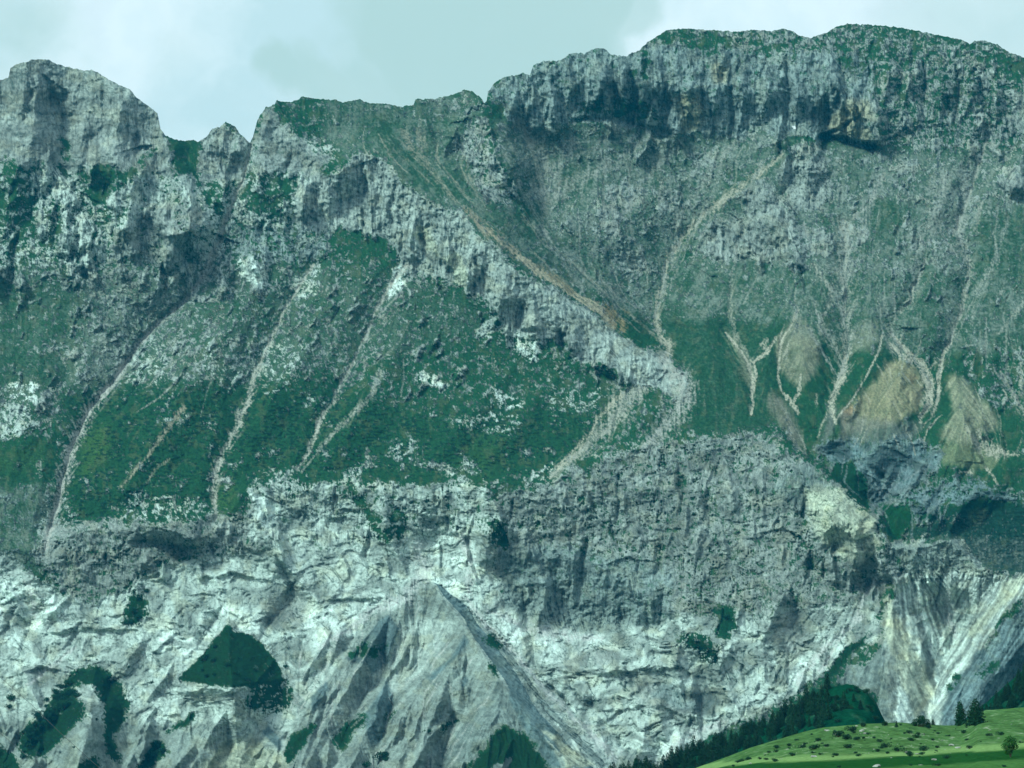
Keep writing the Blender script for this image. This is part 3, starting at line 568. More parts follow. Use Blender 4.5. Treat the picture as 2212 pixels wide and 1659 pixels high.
rock([(1006, 1312), (1060, 1370), (1120, 1452), (1190, 1550), (1300, 1660), (1310, 1650), (1200, 1540), (1130, 1450), (1070, 1366), (1012, 1310)], 'stone', 1, fl=0, cr=0, b=1, soft=.4)  # second ridge: shaded flank painted as a darker strip
rock(T(1, 2, [(1250, 1380), (1400, 1450), (1640, 1659), (1450, 1659), (1400, 1500)]), 'beige', 1, fl=0, cr=.1, b=4)
rock(T(1, 2, [(305, 665), (370, 760), (345, 830), (290, 980), (205, 1055), (160, 990), (30, 945), (150, 830), (250, 700)]), 'shale_and_shade', 1, fl=0, cr=0, b=2, soft=.5)  # dark slate faces, their shadow painted in with the rock tone
rock(T(1, 2, [(305, 1075), (325, 1150), (340, 1240), (250, 1500), (190, 1520), (140, 1310), (230, 1200)]), 'shale_and_shade', 1, fl=0, cr=0, b=2, soft=.5)  # next spur's dark face, shade included in the colour
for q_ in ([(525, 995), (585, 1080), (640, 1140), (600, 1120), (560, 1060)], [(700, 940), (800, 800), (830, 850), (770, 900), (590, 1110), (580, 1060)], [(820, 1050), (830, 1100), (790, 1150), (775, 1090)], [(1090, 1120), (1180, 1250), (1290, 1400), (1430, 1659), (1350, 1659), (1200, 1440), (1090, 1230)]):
    rock(T(1, 2, q_), 'shale_and_shade', 1, fl=0, cr=0, b=2, soft=.5)  # facets turned from the sun, their shade painted into the cover
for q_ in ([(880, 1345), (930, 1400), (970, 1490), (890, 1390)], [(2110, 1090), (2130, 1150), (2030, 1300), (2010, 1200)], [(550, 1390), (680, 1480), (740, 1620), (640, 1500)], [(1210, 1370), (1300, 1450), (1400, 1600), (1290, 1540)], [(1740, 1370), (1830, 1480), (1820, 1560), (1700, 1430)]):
    rock(T(0, 2, q_), 'shale_and_shade', 1, fl=0, cr=0, b=2, soft=.5)  # lower left spurs likewise: shaded sides coloured dark
rock([(-260, 1560), (120, 1560), (500, 1560), (560, 1720), (-260, 1720)], 'marl', 1, fl=.0, cr=.3, st=.6, b=8)
rock([(440, 1640), (540, 1590), (620, 1640), (620, 1720), (420, 1720)], 'beige', 1, fl=.1, cr=.6, b=6)
rock([(1880, 1420), (1910, 1380), (1960, 1480), (2000, 1600), (1800, 1600), (1780, 1500)], 'stone', 1, fl=0, st=.4, cr=.1, b=5)
rock([(1740, 1060), (1830, 1060), (1880, 1110), (1900, 1180), (1860, 1210), (1770, 1180), (1760, 1150)], 'beige', .93, fl=.2, cr=.75, b=9)
rock([(1880, 1130), (1960, 1180), (2080, 1160), (2130, 1230), (2500, 1230), (2500, 1310), (2080, 1300), (1960, 1240)], 'marl', .93, fl=.5, cr=.4, st=.2, b=5)
rock([(1960, 1230), (2130, 1240), (2240, 1240), (2120, 1400), (2010, 1600), (1940, 1600), (1900, 1350)], 'pale', 1, fl=.2, cr=.1, st=1, b=6)
rock([(1910, 1280), (1940, 1330), (2000, 1440), (2020, 1500), (1980, 1560), (1930, 1420), (1905, 1360)], 'beige', 1, st=.8, b=6)
rock([(2230, 1290), (2130, 1390), (2050, 1480), (2020, 1600), (2500, 1620), (2500, 1290)], 'shale_and_shade', 1, fl=0, st=.9, b=6)
rock([(2180, 1240), (2230, 1240), (2100, 1380), (2080, 1380)], 'beige', 1, st=.6, b=5)
# green patches low down
def green(pts, b=4, r=0, scr=.2, c=(.002, .042, .016)): turf(pts, max(r, .03), b + 4, scr=scr, c=c, grv=.06, soft=1.5)
turf(T(0, 2, [(1475, 730), (1520, 770), (1600, 790), (1700, 860), (1820, 1010), (1880, 1190), (1780, 1150), (1640, 1140), (1340, 1130), (1160, 1075), (1320, 920), (1390, 820)]), .02, 3, scr=.5, c=(.002, .042, .016), grv=.05, soft=.7)
green(T(0, 2, [(1640, 1140), (1880, 1100), (1900, 1260), (1800, 1300), (1600, 1240)]), 8, .3)
green(T(0, 2, [(620, 975), (740, 1060), (800, 1120), (820, 1270), (800, 1400), (730, 1480), (800, 1659), (700, 1600), (680, 1450), (640, 1200), (600, 1090), (500, 1120), (470, 1240), (540, 1240), (550, 1310), (420, 1450), (230, 1650), (120, 1540), (160, 1400), (400, 1150), (450, 1060)]), 3, 0, .8)
green(T(0, 2, [(840, 490), (930, 530), (960, 640), (930, 720), (790, 740), (830, 640)]), 5, .1)
green(T(0, 2, [(1250, 1290), (1260, 1340), (1100, 1450), (1080, 1440)]), 2); green(T(0, 2, [(980, 1490), (1060, 1470), (1090, 1560), (1000, 1610), (900, 1700), (840, 1700), (960, 1560)]), 4)
green(T(0, 2, [(2040, 1370), (2060, 1400), (1950, 1540), (1830, 1650), (1830, 1560), (1900, 1440)]), 2); green(T(0, 2, [(-60, 1480), (60, 1560), (140, 1700), (-60, 1700)]), 4); green(T(0, 2, [(500, 1640), (600, 1580), (660, 1700), (480, 1700)]), 4)
green(T(1, 2, [(330, 840), (360, 780), (300, 900), (200, 940), (40, 940), (140, 850), (220, 880)]), 4, .05)
green(T(1, 2, [(140, 1310), (155, 1370), (80, 1460), (0, 1540), (-40, 1500), (0, 1400)]), 3); green(T(1, 2, [(300, 1310), (360, 1310), (330, 1360), (285, 1360)]), 2)
green(T(1, 2, [(780, 1315), (720, 1370), (620, 1450), (570, 1460), (640, 1400)]), 2); green(T(1, 2, [(960, 760), (1060, 840), (1040, 880), (960, 870), (900, 800)]), 4, .1)
green(T(1, 2, [(1060, 1370), (1100, 1440), (1200, 1470), (1300, 1600), (1360, 1720), (740, 1700), (900, 1560), (1010, 1440)]), 5); rock(T(1, 2, [(1040, 1600), (1140, 1580), (1080, 1680), (960, 1690)]), 'stone', .9, b=4)
green(T(1, 2, [(960, 980), (1010, 1020), (1040, 1090), (980, 1050)]), 2); green(T(1, 2, [(280, 0), (340, 60), (420, 210), (350, 140), (290, 40)]), 3, .1); green(T(1, 2, [(940, 40), (1040, 20), (1080, 150), (1060, 240), (1010, 220)]), 5, .2)
green(T(2, 2, [(150, 580), (240, 600), (330, 640), (350, 740), (280, 830), (200, 790), (240, 700)]), 3, 0, c=(.004, .055, .024)); green(T(2, 2, [(-40, 780), (120, 800), (240, 900), (260, 960), (140, 940), (0, 880)]), 6, .25)
green(T(2, 2, [(1200, 780), (1160, 880), (1040, 1010), (960, 1100), (910, 1110), (940, 1030), (1080, 880)]), 2)
green(T(2, 2, [(860, 1150), (1040, 1110), (1160, 1140), (1240, 1200), (1300, 1400), (800, 1420), (760, 1240)]), 4, 0)
green(T(2, 2, [(1900, 1050), (2030, 950), (2040, 1010), (1960, 1060), (1880, 1060)]), 6, .1); green(T(2, 2, [(2500, 900), (2180, 1080), (1950, 1290), (2500, 1290)]), 6); green(T(2, 2, [(1780, 1040), (1820, 1040), (1740, 1170), (1690, 1210)]), 4, .1)
green(T(2, 2, [(680, 140), (780, 180), (800, 210), (720, 200)]), 5, .2); green(T(2, 2, [(800, 290), (900, 350), (960, 440), (860, 380)]), 6, .4)
turf([(730, 1048), (760, 1048), (860, 1160), (840, 1170), (780, 1110)], .35, 6); turf([(845, 1060), (870, 1150), (850, 1150)], .3, 5)

R = np.clip(R + .30 * np.clip(fbm(UW / 48, VW / 40, 3, 203), -.7, .7) * ss(GRV, .3, .6), 0, 1)
# ---- scree tracks
SC = np.zeros_like(U); SCC = np.zeros(U.shape + (3,), F32) + np.array((.50, .49, .43), F32)
edge = np.clip(.95 + 1.1 * gn(U / 5, V / 5, 61) + .9 * gn(U / 16, V / 16, 62), .12, 2.4)
def track(pts, w, a=1.0, c=None, soft=.35, fuzz=.45):
    """w: widths, evenly spread over the line"""
    ww = [float(np.interp(x, range(len(w)), w)) for x in np.linspace(0, len(w) - 1, len(pts))]
    sl, d, side, wv = line_dist(pts, max(w) * 2 + 6, soft, ww)
    e = 1 + (edge[sl] - 1) * min(1, fuzz * 2.2)
    m = a * (1 - ss(d, wv * (1 - fuzz) * e * .8, wv * (1 + fuzz) * e + .8))
    if .4 <= fuzz <= .6:
        h = a * .55 * (1 - ss(d, wv * .8, wv * 3.0 + 2)) * ss(LS[sl] + 1.2 * gr_t[sl], .1, 1.5); m = np.maximum(m * (.72 + .28 * ss(gr_t[sl] + .5 * LS[sl], -.6, .2)), h)
    SC[sl] = np.maximum(SC[sl], m)
    if c is not None:
        SCC[sl] += (np.array(c, F32) - SCC[sl]) * (m > .15)[..., None]
pal = (.50, .475, .385)
track([(543, 312)] + G1[1:4], (3, 4, 5, 8), .85); track(G1[3:], (7, 4, 4, 5, 7, 9, 12, 13, 8, 5), .95, (.52, .51, .47)); track(G2, (3, 3, 4, 6, 7, 7, 8, 5, 3), .9, (.48, .47, .41)); track(G3, (7, 4, 2.5, 2, 3.5, 3.5, 5, 5, 4, 3), .9, (.48, .47, .41))
track([(397, 880), (372, 915), (323, 980), (263, 1050)], (4, 6, 3, 2), .85, (.40, .36, .27)); track([(365, 990), (335, 1015), (318, 1043)], (2, 3, 1.5), .6, (.38, .36, .28)); track([(827, 783), (800, 860), (737, 916), (700, 960), (650, 1020)], (3, 6, 5, 3, 2), .55)
track([(490, 470), (500, 430), (530, 370)], (4, 3, 2), .4)
track(V1[:6], (3, 10, 22, 24, 12, 5), .65, (.34, .34, .29)); track(V1[5:], (5, 5, 4, 4, 4, 3), .6, (.34, .34, .28)); track(V2, (3, 8, 9, 7, 8, 7, 6, 5, 6, 8, 9), .9, (.44, .42, .34))
track([(1250, 390), (1215, 400), (1187, 440)], (10, 12, 4), .6, (.34, .33, .28)); track([(1330, 275), (1290, 320), (1230, 340)], (5, 6, 4), .4, (.34, .33, .28))
track(T(1, 0, [(400, 850), (470, 980), (560, 1080), (640, 1180), (720, 1280), (790, 1350)]), (6, 9, 8, 5, 4, 3), .6, (.36, .34, .27)); track(T(1, 0, [(490, 860), (530, 930), (520, 980)]), (9, 9, 3), .55, (.36, .34, .27))
track(T(1, 0, [(790, 1350), (900, 1450), (1020, 1550), (1130, 1640)]), (3, 7, 9, 9), .8, (.40, .34, .25)); track(T(1, 1, [(1150, 0), (1280, 100), (1430, 190), (1560, 280), (1700, 360), (1760, 440)]), (7, 9, 7, 8, 13, 12), 1, (.50, .44, .32), .2, .2)
track(T(1, 1, [(1300, 60), (1400, 150), (1500, 230)]), (4, 5, 4), .7, (.33, .28, .18)); track(T(1, 1, [(1740, 330), (1800, 400), (1830, 480)]), (10, 12, 6), .85, (.36, .28, .16), .4); track(T(1, 0, [(820, 1130), (900, 1230), (960, 1320)]), (3, 4, 3), .45, (.34, .32, .26))
track([(1437, 785), (1470, 820), (1482, 860), (1440, 920), (1400, 960)], (12, 18, 20, 14, 12), .8, (.46, .46, .42)); track([(1395, 838), (1350, 865), (1330, 900), (1290, 940), (1240, 985), (1190, 1030)], (8, 22, 20, 14, 8, 5), .85, (.42, .42, .36))
track([(1345, 850), (1290, 905), (1275, 945)], (5, 4, 2), .9, pal, .2); track([(1260, 950), (1230, 985), (1200, 1010)], (3, 4, 3), .8, pal, .2)
track(V3, (12, 14, 12, 12, 9, 10, 6), .75, (.40, .40, .34)); track(V3[4:], (6, 9, 6), 1, pal, .2, .2); track([(1757, 573), (1790, 623), (1794, 653), (1770, 703), (1804, 753), (1820, 800)], (4, 6, 5, 7, 6, 6), .7, (.40, .40, .34))
track([(1794, 873), (1800, 900), (1805, 915)], (5, 4, 2), .8, pal, .2)
track(V4, (3, 8, 6, 4, 4, 8, 10, 12, 4), .7, (.40, .40, .34)); track(V4[3:], (3, 5, 12, 11, 9, 3), 1, pal, .2, .2); track(T(2, 1, [(1330, 570), (1420, 640), (1490, 690)]), (4, 8, 5), .9, pal, .2)
track(V5, (2, 3, 6, 10, 7, 6, 5, 5, 4, 4, 4, 3), .75, (.42, .41, .35)); track(V5[7:], (4, 4, 5, 4, 3), 1, pal, .2, .2); track(T(2, 1, [(1660, 800), (1620, 830)]), (2, 3), .9, pal, .1); track(T(2, 1, [(1640, 690), (1600, 730)]), (2, 2), .9, pal, .1)
track(V7, (4, 5, 4, 6, 4, 2), .6, (.40, .40, .33)); track(T(2, 1, [(280, 500), (350, 580), (420, 690), (460, 800), (465, 860), (445, 900), (455, 960), (445, 1030)]), (2, 3, 3, 3.5, 5, 2.5, 3, 1.5), .95, pal, .2, .3)
track(T(2, 1, [(610, 530), (550, 620), (460, 690), (480, 770), (460, 830)]), (3, 3.5, 3, 3, 3), .95, pal, .2, .3); track(T(2, 1, [(540, 540), (520, 570), (550, 610)]), (5, 6, 4), .8, pal, .2); track(T(2, 1, [(750, 350), (700, 460), (650, 530), (630, 640), (615, 780), (640, 880), (720, 960), (750, 1020)]), (3, 2, 3, 3, 2.5, 2, 7, 3), .9, pal, .2, .3)
track(T(2, 1, [(765, 770), (755, 880), (720, 950)]), (2, 4, 4), .9, pal, .2, .3); track(T(2, 1, [(865, 900), (868, 960)]), (1.5, 3), .7, pal, .2); track(T(2, 1, [(1300, 500), (1270, 620), (1180, 800), (1100, 930), (980, 1080)]), (2, 2, 1.6, 2, 1.6), .9, pal, .2, .3)
track(T(2, 1, [(650, 980), (700, 1060), (790, 1220), (800, 1300)]), (3, 2, 2, 3), .75, (.36, .36, .31), .2); track(T(2, 1, [(690, 1100), (700, 1170), (780, 1270)]), (3, 3, 2), .6, (.38, .37, .32), .2)
track(T(2, 1, [(2060, 740), (2130, 880), (2190, 990), (2240, 1060)]), (2, 3, 5, 3), .85, (.44, .43, .36), .2); track(T(2, 1, [(2190, 700), (2200, 900)]), (3, 5), .8, (.44, .43, .36), .2); track(T(2, 1, [(2212, 300), (2050, 500)]), (5, 3), .5)
track(T(2, 1, [(1920, 1130), (1940, 1200), (1990, 1260), (2080, 1280), (2180, 1290)]), (3, 12, 14, 7, 2), .95, pal, .4, .5); track(T(2, 1, [(1840, 1120), (1890, 1200), (1930, 1250)]), (3, 4, 4), .6, pal, .3); track(T(2, 1, [(1800, 1400), (1860, 1400)]), (2, 4), .9, pal, .2)
track(T(2, 1, [(1960, 1370), (2010, 1420), (2040, 1480)]), (3, 3, 1), .8, pal, .2); track(T(2, 1, [(1540, 1020), (1540, 1080)]), (2, 3), .8, pal, .2); track(T(2, 1, [(1600, 1350), (1400, 1480), (1250, 1600), (1230, 1659)]), (1.5, 2, 3, 4), .55, (.30, .33, .33), .3)
track(T(2, 1, [(1450, 1380), (1330, 1450), (1290, 1530)]), (2, 3, 2), .5, (.30, .33, .33), .3); track(T(2, 1, [(1130, 1330), (1220, 1420), (1290, 1560)]), (1.5, 1.5, 2), .5, (.30, .33, .33), .3); track(T(2, 1, [(1565, 1510), (1570, 1590)]), (1.5, 2.5), .5, (.30, .33, .33), .2)
track(T(2, 0, [(1310, 1120), (1200, 1340), (1100, 1420)]), (3, 7, 4), .7, (.38, .38, .33)); track(T(2, 0, [(1940, 1310), (1900, 1490)]), (4, 6), .6, (.38, .38, .33)); track(T(2, 0, [(1640, 1200), (1680, 1400), (1560, 1640)]), (15, 10, 8), .4, (.36, .36, .31)); track(T(2, 0, [(1800, 640), (1900, 740), (1980, 830)]), (1.5, 2, 3), .6, (.36, .35, .3))
def rills(pts, n, Ls, w, a, c, seed, lean0=0.0):
    r = random.Random(seed); x0, x1 = min(p[0] for p in pts), max(p[0] for p in pts); y0, y1 = min(p[1] for p in pts), max(p[1] for p in pts); q = 0
    while q < n:
        x, y = r.uniform(x0, x1), r.uniform(y0, y1)
        if not inside(x, y, pts): continue
        q += 1; Lx = r.uniform(*Ls); path = [(x, y)]; lean = lean0 + r.gauss(0, .12)
        for _ in range(int(Lx / 9)):
            j = min(NC - 1, max(0, int((x - us[0]) / STEP))); i = min(NR - 1, max(0, int((y - vs[0]) / STEP)))
            x += 9 * (float(fu[i, j]) + lean) + r.gauss(0, 1.2); y += 9 * float(fv[i, j]); path.append((x, y))
        if len(path) > 2:
            ww = r.uniform(*w); track(path, (ww * .4, ww, ww * r.uniform(.6, 1.4), ww * .5), r.uniform(*a), c, .5, .38)
rills([(1090, 290), (1600, 300), (1680, 340), (1450, 540), (1410, 680), (1250, 600)], 46, (40, 170), (1.2, 3.6), (.3, .65), (.37, .375, .33), 31)
rills([(1560, 480), (2480, 340), (2480, 760), (1760, 720)], 60, (40, 200), (1.0, 3.4), (.3, .7), (.40, .405, .36), 32)
rills([(1690, 700), (2212, 740), (2212, 960), (1760, 960)], 40, (25, 90), (.8, 2.0), (.35, .8), (.46, .44, .36), 33)
rills([(200, 560), (900, 560), (900, 800), (200, 820)], 26, (40, 140), (1.0, 3.0), (.3, .6), (.44, .44, .40), 34, -.5)
rills([(700, 250), (1000, 300), (1250, 600), (1150, 560), (800, 330)], 18, (40, 150), (1.0, 3.0), (.3, .6), (.36, .35, .28), 35)
rills([(640, 1400), (934, 1270), (1080, 1480), (1040, 1640), (560, 1650)], 60, (25, 110), (.8, 2.2), (.3, .6), (.56, .57, .54), 36)
rills([(1800, 960), (2100, 1000), (2050, 1100), (1880, 1090)], 30, (25, 110), (.8, 2.2), (.25, .5), (.30, .34, .36), 37)
for a_, w_, al in (([(1480, 296), (1410, 370), (1340, 470), (1300, 560)], (5, 10, 9, 4), .5), ([(1590, 305), (1530, 380), (1470, 470)], (5, 9, 6), .5), ([(1400, 300), (1330, 350), (1250, 385), (1200, 430)], (5, 12, 12, 6), .55), ([(1240, 300), (1215, 350), (1190, 400)], (6, 10, 6), .5), ([(1090, 330), (1130, 420), (1180, 520), (1260, 620)], (4, 9, 9, 5), .45),
                   ([(2040, 380), (2030, 440), (1990, 520), (1975, 600)], (8, 14, 10, 5), .55), ([(2100, 330), (2080, 420), (2075, 520)], (4, 8, 6), .5), ([(1900, 380), (1880, 450), (1850, 540), (1835, 600)], (5, 9, 9, 6), .5), ([(2180, 470), (2150, 560), (2110, 640), (2100, 700)], (4, 8, 8, 5), .5)):
    track(a_, w_, al, (.40, .41, .37))
# pale sheets of wash on the lower slabs
for a, w in (([(900, 1180), (915, 1230), (880, 1290), (790, 1330), (690, 1400)], (10, 16, 10, 8, 6)), ([(1000, 1160), (1020, 1230), (1010, 1280)], (9, 10, 6)), ([(1060, 1320), (1150, 1360), (1300, 1385)], (6, 14, 6)), ([(1000, 1290), (1100, 1400), (1190, 1500), (1290, 1600), (1330, 1640)], (4, 5, 6, 10, 10)),
             ([(1860, 1330), (1780, 1400), (1720, 1470)], (4, 6, 8)), ([(60, 1260), (75, 1330)], (6, 8)), ([(2040, 1290), (2062, 1380)], (12, 4)), ([(1430, 1650), (1470, 1600), (1560, 1560)], (10, 10, 6)), ([(160, 1400), (60, 1480)], (3, 4)), ([(1890, 1250), (1850, 1330), (1770, 1450)], (3, 3, 4))):
    track(a, w, .8, (.66, .68, .66), .9, .9)

# ------------------------------------------------------------------ fine relief and cover
n_big = fbm(U / 34, V / 30, 3, 21)
R = np.clip(R + .22 * n_big * ss(R, .0, .3) * (1 - ss(R, .8, 1)) + .8 * np.clip(n_big, -.5, .6) * (1 - ss(np.abs(V - 1040 + .02 * U), 20, 80)) * (U < 1400) + .42 * ss(n_big + .3 * gn(U / 90, V / 60, 191), .18, .5) * (V > 820) * (V < 1060) * (U < 1400) * (R < .25) + (.60 * np.clip(SPUR, -1, 1) - .13) * np.clip(4.4 * R * (1 - R), 0, 1) * (1 - .6 * GRV), 0, 1)
n_mid = fbm(U / 11, V / 9, 3, 31, .6)
n_fin = fbm(U / 4.2, V / 3.6, 2, 41, .7)
VA, VE, VID = voro(UW / 11, VW / 8, 5)                   # blocks
VA2, VE2, VID2 = voro((UW + 8 * gn(U / 30, V / 30, 8)) / 26, (VW + 8 * gn(U / 30, V / 30, 9)) / 20, 6)
gr1 = gn(UW / 5.5, VW / 4.6, 141); gr2 = gn(U / 3.1, V / 2.8, 142)
n_cl = fbm(UW / 16, VW / 12, 2, 145)
sel = uni(.75 * n_big + .9 * n_cl + .75 * n_mid + .42 * n_fin + .5 * gr1 + .12 * gr2 + .20 * LF + .45 * (VID - .5))
rockm = ss(R * 1.12 - .06 - sel, -.11, .11)
# flutes: ridged noise stretched down the cliff
f1 = ridged((U + 10 * gn(U / 50, V / 70, 12)) / 26, V / 120, 2, 13)
f2 = ridged((U + 5 * gn(U / 20, V / 40, 14)) / 10, V / 46 + n_big * .6, 2, 15)
f3 = ridged((U + 2 * gn(U / 9, V / 20, 16)) / 4.8, V / 22 + n_mid * .5, 1, 18)
b1 = ridged(UW / 24, VW / 22, 4, 71, .55)
slab = ridged((U * .55 + V * .8) / 15 + n_big, (U * .8 - V * .55) / 40, 3, 81, .6)
BL0 = np.clip(mask([(600, 1420), (934, 1262), (1020, 1340), (1300, 1720), (-260, 1720), (-260, 1560), (100, 1450), (300, 1560), (480, 1600)], 16) + mask([(1880, 1260), (1960, 1250), (2500, 1260), (2500, 1600), (1780, 1600)], 10), 0, 1)
full = .30 + .70 * ss(R, .60, .95)
cen = lambda q: q - float(q[::9, ::9].mean())
f1 = cen(f1); f2 = cen(f2); f3 = cen(f3); b1 = cen(b1); slab = cen(slab)
VF = np.minimum(FL, 1) * rockm * full
f0 = cen(ridged((U + 24 * gn(U / 90, V / 110, 19)) / 64, (V + 20 * gn(U / 60, V / 80, 20)) / 170, 3, 22, .5))
D = VF * (15 * f0 + 8 * f1 + 4.5 * f2 + 2.2 * f3)
D += rockm * full * (9.5 * b1 + 2.4 * n_mid + .8 * n_fin) * (1 - .85 * CR)
D += rockm * full * (1 - CR) * (2.5 * slab + 2.0 * (VID - .5))
cz = 12 * gn(U / 70, V / 60, 111); cy = 12 * gn(U / 60, V / 50, 112)
l1 = np.abs(fbm((U + cz * 2) / 44, (V + cy * 2) / 22, 3, 113, .55)); l2 = np.abs(fbm((U + cy) / 19, (V + cz) / 11, 3, 114, .55)); l3 = np.abs(fbm((U * .8 + V * .6 + cz) / 26, (V * .8 - U * .6 + cy) / 60, 3, 115, .5))
gate = ss(fbm(U / 36, V / 30, 2, 116), -.25, .2); gate2 = ss(fbm(U / 30, V / 26, 2, 117), -.05, .3)
crk1 = (1 - ss(l1, .008, .045)) * gate; crk2 = (1 - ss(l2, .01, .085)) * gate2; crk3 = (1 - ss(l3, .006, .04)) * (1 - gate * .6)
crkall = np.clip(np.maximum(np.maximum(crk1, crk2 * .8), crk3 * .9), 0, 1)
pl = fbm((U + cz * 2) / 44, (V + cy * 2) / 22, 3, 113, .55); pl2 = fbm((U + cy) / 19, (V + cz) / 11, 3, 114, .55)
D += .42 * CR * rockm * (9 * np.sign(pl) * np.minimum(np.abs(pl), .12) / .12 * .35 * gate * 2 + 5 * pl + 2.6 * np.sign(pl2) * np.minimum(np.abs(pl2) / .1, 1) * gate2)
D -= CR * crkall * 1.6 * rockm
bed = V + .35 * 30 * gn(U / 120, V / 90, 33) + 5 * gn(U / 24, V / 24, 34) - .10 * U * np.where(U < 1300, 1, 0)
D += (.35 + ST) * rockm * 1.4 * gn(bed / 4.2, U / 60, 35)
wB = ss(U - (2058 - (V - 1280) * .17) + 14 * gn(U / 50, V / 50, 38), -12, 12)
fold = np.where(wB > .5, U + .62 * V, (U - 1937) / np.maximum(V - 1120, 40) * 170) + 6 * gn(U / 45, V / 45, 39) + 2.5 * n_mid
D += ST * rockm * 14.0 * cen(ridged(fold / 13, V / 400, 2, 36, .6)) * (U > 1700)
D += rockm * (1 - .7 * FL) * .5 * LF * (1 - .9 * np.clip(CR * 1.2, 0, 1)) + (1 - rockm) * (.18 * LF + (.5 + 1.4 * GRV) * n_mid + 1.2 * GRV * n_cl)
D += (.35 + .65 * rockm) * (1 - .6 * BL0) * (1.1 * gr1 + .8 * gr2) * (1 - .85 * CR)
D += .3 * LM * (1 - CR) * (1 - .6 * FL) + 4.0 * fbm(U / 60, V / 60, 4, 51)
D += rockm * (1 - ss(R, .75, .95)) * (1.6 + 3.0 * np.clip(R * 1.12 - .06 - sel, 0, .6))
D -= SC * 1.6; D += SC * (.8 * n_fin + .5 * LF)
BL = BL0
BL = np.clip(BL, 0, 1); D *= 1 - .70 * BL; D += BL * (1.2 * LM + .5 * LF) * .9
P += np.where(V > 1540, 1, 1) * D
YF = Y0 - P
# ------------------------------------------------------------------ cover colours
vr = (.5 + .5 * np.clip(n_big * .9 + n_mid * .5, -1, 1))[..., None]
rc = RC * (.80 + .30 * uni(n_mid * .6 + n_big + .5 * (VID - .5))[..., None] + .10 * (VID2[..., None] - .5))
cq = 1 - .85 * np.clip(CR * 1.2, 0, 1)
rc *= (1 + cq * (.09 * np.clip(LF, -2, 2) + .06 * np.clip(LM, -2, 2)))[..., None]
sheet = fbm((U + cz * 3) / 75, (V + cy * 3) / 34, 4, 131, .5)
rc *= (1 + CR * np.clip(sheet * 1.9, -.42, .25))[..., None]
fk = uni(1.0 * gn(UW / 7.5, VW / 9.5, 151) + .6 * n_cl + .7 * gr1 + .25 * gr2 + .35 * LF + .5 * n_mid * FL + .45 * (f2 * FL))
fleck = (.38 + .70 * ss(fk, .02, .42)) * (1 + .18 * ss(fk, .6, .98))  # low values paint the thin shadow lines between light rock patches
fkw = np.clip(1 - .85 * CR, 0, 1) * (1 - .75 * BL0)
rc = rc * (1 + (fleck - 1) * fkw)[..., None]
rc += (np.array((.02, .06, .075), F32) - rc) * (np.clip(.9 - fleck, 0, 1) * .55 * fkw)[..., None]  # tints those painted shadow lines blue-green
bedl = ss(np.abs(gn((V + .18 * U + 5 * n_big) / 3.6, U / 46, 171)), .0, .35)
rc *= (1 - (BL0 * (U < 1300) * .20 * (1 - bedl) * ss(gn(U / 40, V / 40, 172), -.2, .3)))[..., None]
rc *= (1 + BL0 * (-.08 + .20 * np.clip(n_cl, -1, 1) + .12 * gr1 + .10 * gn(UW / 70, VW / 70, 173) * 2))[..., None]
rc *= np.array((.90, 1.0, .955), F32)
# water stains running down the walls, grown-in cracks
stain = ss(uni(fbm(U / 5.5, V / 60, 3, 91, .6) + .5 * n_big), .70, .92) * FL * rockm
rc *= (1 - .42 * stain)[..., None]
crm = CR * crkall * rockm
dk = np.array((.010, .045, .036), F32)
thinx = ss(uni(ridged((U + .3 * V) / 12 + n_big, V / 16, 3, 95)), .93, .985) * rockm * (.5 + .5 * CR) * (1 - BL * .8)
thin = np.clip(np.maximum(crm * .9, thinx * .55), 0, 1)[..., None]
rc = rc * (1 - thin) + dk * thin
warm = ss(uni(fbm(U / 45, V / 38, 3, 97)), .55, .95)[..., None]
rc *= 1 + warm * (np.array((1.05, 1.0, .92), F32) - 1)
bands = uni(gn(fold / 9, V / 260, 37) + .25 * n_mid + .5 * gn(fold / 4, V / 160, 40))
rc *= (1 + (ST * (U > 1700) * (bands - .5) * 1.15)[..., None])
gc = GC * (.80 + .42 * vr) * (1 + .05 * np.clip(LF, -2, 2))[..., None]
dry = ss(uni(fbm(U / 28, V / 50, 3, 98) + .3 * LM), .62, 1)[..., None] * ss(V, 1080, 1040)[..., None] if False else ss(uni(fbm(UW / 30, VW / 22, 3, 98) + .12 * LM), .66, 1)[..., None]
lush = ss(GC[..., 0], .004, .016)[..., None]
gc = gc + dry * (.10 + .90 * lush) * .45 * (np.array((.10, .125, .065), F32) - gc)
stn = ((.3 + .7 * lush[..., 0]) * GRV * (.55 + .75 * ss(fbm(UW / 55, VW / 45, 3, 201) + .4 * n_cl, -.3, .3)) * (.18 + .82 * ss(.22 * LS + .6 * gr1 + .3 * gr2 + 1.3 * n_big + .9 * n_cl + .6 * n_mid, -.5, .8)))[..., None]
gc = gc + stn * (np.array((.27, .30, .27), F32) - gc)
scrub = ss(uni(fbm(U / 12, V / 4.6, 2, 99, .6) + .55 * n_big), .68, .76) * np.clip(SCR, 0, 1)
gc = gc + (np.array((.008, .034, .024), F32) - gc) * (.9 * scrub[..., None])
spk = (.2 + .8 * lush[..., 0]) * ss(n_fin + .2 * n_mid, .46, .62) * (1 - rockm) * ss(n_big, -.1, .35) * .55 * (SCR < .95)
gc *= (.80 + .40 * ss(.6 * gr1 + .7 * gr2 + .4 * n_mid, -.5, .6))[..., None]
colr = gc + (rc - gc) * rockm[..., None]
colr += (np.array((.45, .46, .42), F32) - colr) * (spk * .5)[..., None]
scm = np.clip(SC * (.95 + .7 * gr1 + .7 * gr2 + .35 * np.clip(LF, -1, 1)) - .10 * (SC < .9), 0, 1)[..., None]
